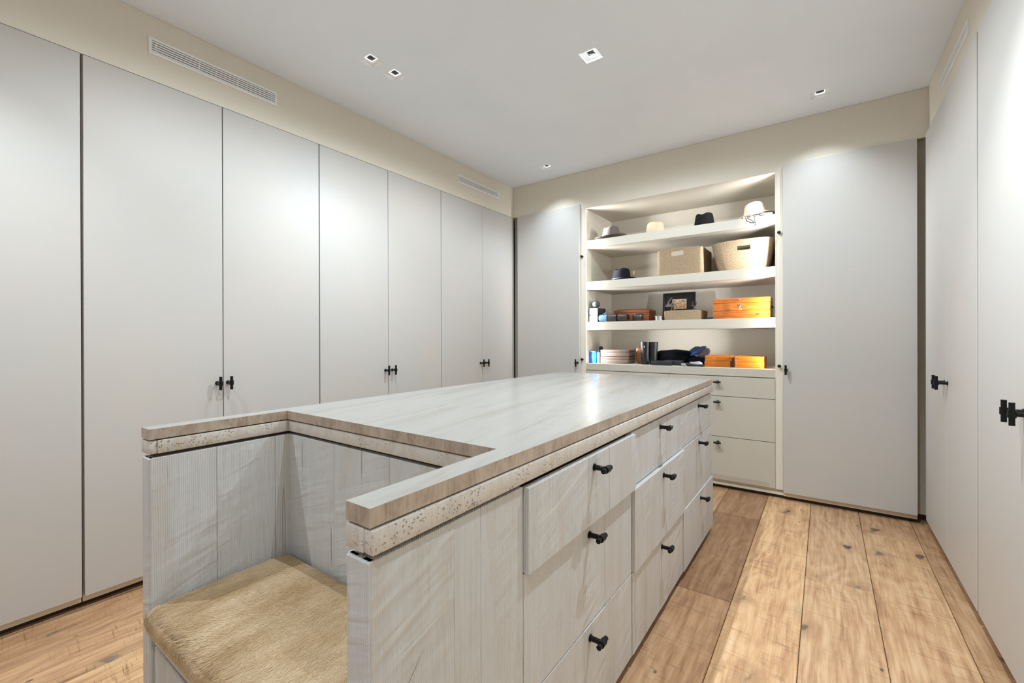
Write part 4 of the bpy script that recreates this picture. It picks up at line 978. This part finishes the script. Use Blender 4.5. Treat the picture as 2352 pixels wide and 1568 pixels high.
b = bmesh.new(); box(b, -0.074, 0.074, -0.042, 0.042, 0.0262, 0.040, 0.002); obj('lid', b, 'grey_metal', t)
# black glove with pale lining
t = thing('glove', 'black leather glove with pale lining at the front of the counter', 'glove', (-0.890, 3.815, S0 + 0.0005), (0, 0, 0.05))
b = bmesh.new()
def cap_strip(bm_, secs, n=12):
    R_ = []
    for (x, y, w_, h_) in secs: R_.append([bm_.verts.new((x, y + w_ * math.cos(2 * math.pi * i / n), max(0, h_ + h_ * math.sin(2 * math.pi * i / n)))) for i in range(n)])
    for A, B in zip(R_[:-1], R_[1:]):
        for i in range(n): bm_.faces.new((A[i], B[i], B[(i + 1) % n], A[(i + 1) % n]))
    bm_.faces.new(R_[0]); bm_.faces.new(list(reversed(R_[-1])))
cap_strip(b, [(-0.092, 0, 0.012, 0.008), (-0.08, 0, 0.025, 0.013), (-0.03, 0, 0.034, 0.015), (0.02, 0, 0.036, 0.014), (0.07, 0, 0.034, 0.012), (0.094, 0, 0.030, 0.008)])
obj('glove_body', b, 'black_leather', t, smooth=True, angle=80)
b = bmesh.new(); cap_strip(b, [(-0.015, -0.012, 0.012, 0.018), (0.02, -0.016, 0.016, 0.019), (0.055, -0.016, 0.015, 0.022), (0.078, -0.012, 0.008, 0.016)]); obj('lining', b, 'white_lining', t, smooth=True, angle=80)
b = bmesh.new(); cap_strip(b, [(-0.082, -0.02, 0.008, 0.012), (-0.06, -0.024, 0.010, 0.012), (-0.035, -0.022, 0.006, 0.010)]); obj('cuff_lining', b, 'white_lining', t, smooth=True, angle=80)
# navy cap: folded crown and grey peak
t = thing('folded_cap', 'navy blue folded cap with a grey peak leaning on the black bag', 'cap', (-0.868, 3.985, S0 + 0.0005))
def sheet(bm_, O, U_, V_, N_, nu, nv, th, fn):
    Pt = [[None] * (nv + 1) for _ in range(nu + 1)]; Pb = [[None] * (nv + 1) for _ in range(nu + 1)]
    for i in range(nu + 1):
        for j in range(nv + 1):
            u, v = i / nu, j / nv; p = Vector(O) + Vector(U_) * u + Vector(V_) * v + Vector(N_) * fn(u, v)
            Pt[i][j] = bm_.verts.new(p); Pb[i][j] = bm_.verts.new(p - Vector(N_) * th)
    for i in range(nu):
        for j in range(nv):
            bm_.faces.new((Pt[i][j], Pt[i + 1][j], Pt[i + 1][j + 1], Pt[i][j + 1])); bm_.faces.new((Pb[i][j], Pb[i][j + 1], Pb[i + 1][j + 1], Pb[i + 1][j]))
    for i in range(nu):
        bm_.faces.new((Pt[i][0], Pb[i][0], Pb[i + 1][0], Pt[i + 1][0])); bm_.faces.new((Pt[i][nv], Pt[i + 1][nv], Pb[i + 1][nv], Pb[i][nv]))
    for j in range(nv):
        bm_.faces.new((Pt[0][j], Pt[0][j + 1], Pb[0][j + 1], Pb[0][j])); bm_.faces.new((Pt[nu][j], Pb[nu][j], Pb[nu][j + 1], Pt[nu][j + 1]))
def slant(part, mat, pts, y0, y1):
    b = bmesh.new(); prism(b, pts, y0, y1); bmesh.ops.bevel(b, geom=b.edges[:], offset=0.003, segments=2, affect='EDGES'); obj(part, b, mat, t, smooth=True, angle=60)
slant('peak', 'grey_cloth', [(-0.045, 0.055), (-0.01, 0.045), (0.05, 0.07), (0.075, 0.105), (0.078, 0.125), (0.068, 0.146), (0.050, 0.148), (0.030, 0.130)], -0.03, 0.03)
slant('crown_fold', 'navy_cloth', [(-0.052, 0.078), (-0.02, 0.088), (0.030, 0.132), (0.052, 0.156), (0.044, 0.166), (0.020, 0.163), (-0.012, 0.135)], -0.042, 0.02)
slant('crown_fold', 'navy_cloth', [(-0.075, 0.128), (-0.055, 0.082), (-0.030, 0.095), (-0.010, 0.130), (0.006, 0.150), (-0.008, 0.162), (-0.030, 0.160)], -0.045, 0.015)
slant('lining_fold', 'royal_cloth', [(-0.068, 0.082), (-0.066, 0.092), (-0.030, 0.118), (-0.016, 0.120), (-0.024, 0.104)], -0.052, -0.03)
b = bmesh.new(); cap_strip(b, [(-0.09, 0, 0.03, 0.026), (-0.06, 0, 0.05, 0.038), (0.0, 0, 0.055, 0.042), (0.06, 0, 0.05, 0.034), (0.078, 0, 0.03, 0.02)]); obj('cap_base', b, 'black_cloth', t, smooth=True, angle=80)
# orange glass-topped boxes, two stacks of two
def glassbox(label, loc, w, d, h, rz):
    t = thing('glass_lid_box', label, 'box', loc, (0, 0, rz), group='amber wooden glass-lid boxes'); k = 0.012
    b = bmesh.new(); box(b, -w, w, -d, d, 0, 0.006)
    for q in ((-w, -w + k, -d, d), (w - k, w, -d, d), (-w + k, w - k, -d, -d + k), (-w + k, w - k, d - k, d)): box(b, *q, 0.006, h, 0.001)
    obj('box_body', b, 'amber_wood', t)
    b = bmesh.new(); box(b, -w + k, w - k, -d + k, d - k, h - 0.010, h - 0.0085); obj('glass_lid', b, 'lid_glass', t)
    b = bmesh.new(); box(b, -w + k, w - k, -d + k, d - k, 0.0062, h - 0.015); obj('padding', b, 'white_lining', t)
    for s in (-1, 1):
        b = bmesh.new(); tube(b, (s * (w - 0.012), -d + 0.001, h * 0.55), (s * (w - 0.012), -d - 0.0012, h * 0.55), 0.0022, n=8); obj('dowel', b, 'brown_leather', t)
glassbox('lower amber wooden glass-lid box of the left stack on the counter', (-0.700, 3.925, S0 + 0.0005), 0.095, 0.110, 0.048, math.radians(-1))
glassbox('upper amber wooden glass-lid box of the left stack on the counter', (-0.697, 3.925, S0 + 0.0495), 0.097, 0.110, 0.042, math.radians(1.5))
glassbox('lower amber wooden glass-lid box of the right stack, nearest the right post', (-0.472, 3.895, S0 + 0.0005), 0.097, 0.110, 0.048, 0)
glassbox('upper amber wooden glass-lid box of the right stack, nearest the right post', (-0.472, 3.897, S0 + 0.0495), 0.096, 0.108, 0.042, math.radians(-1))
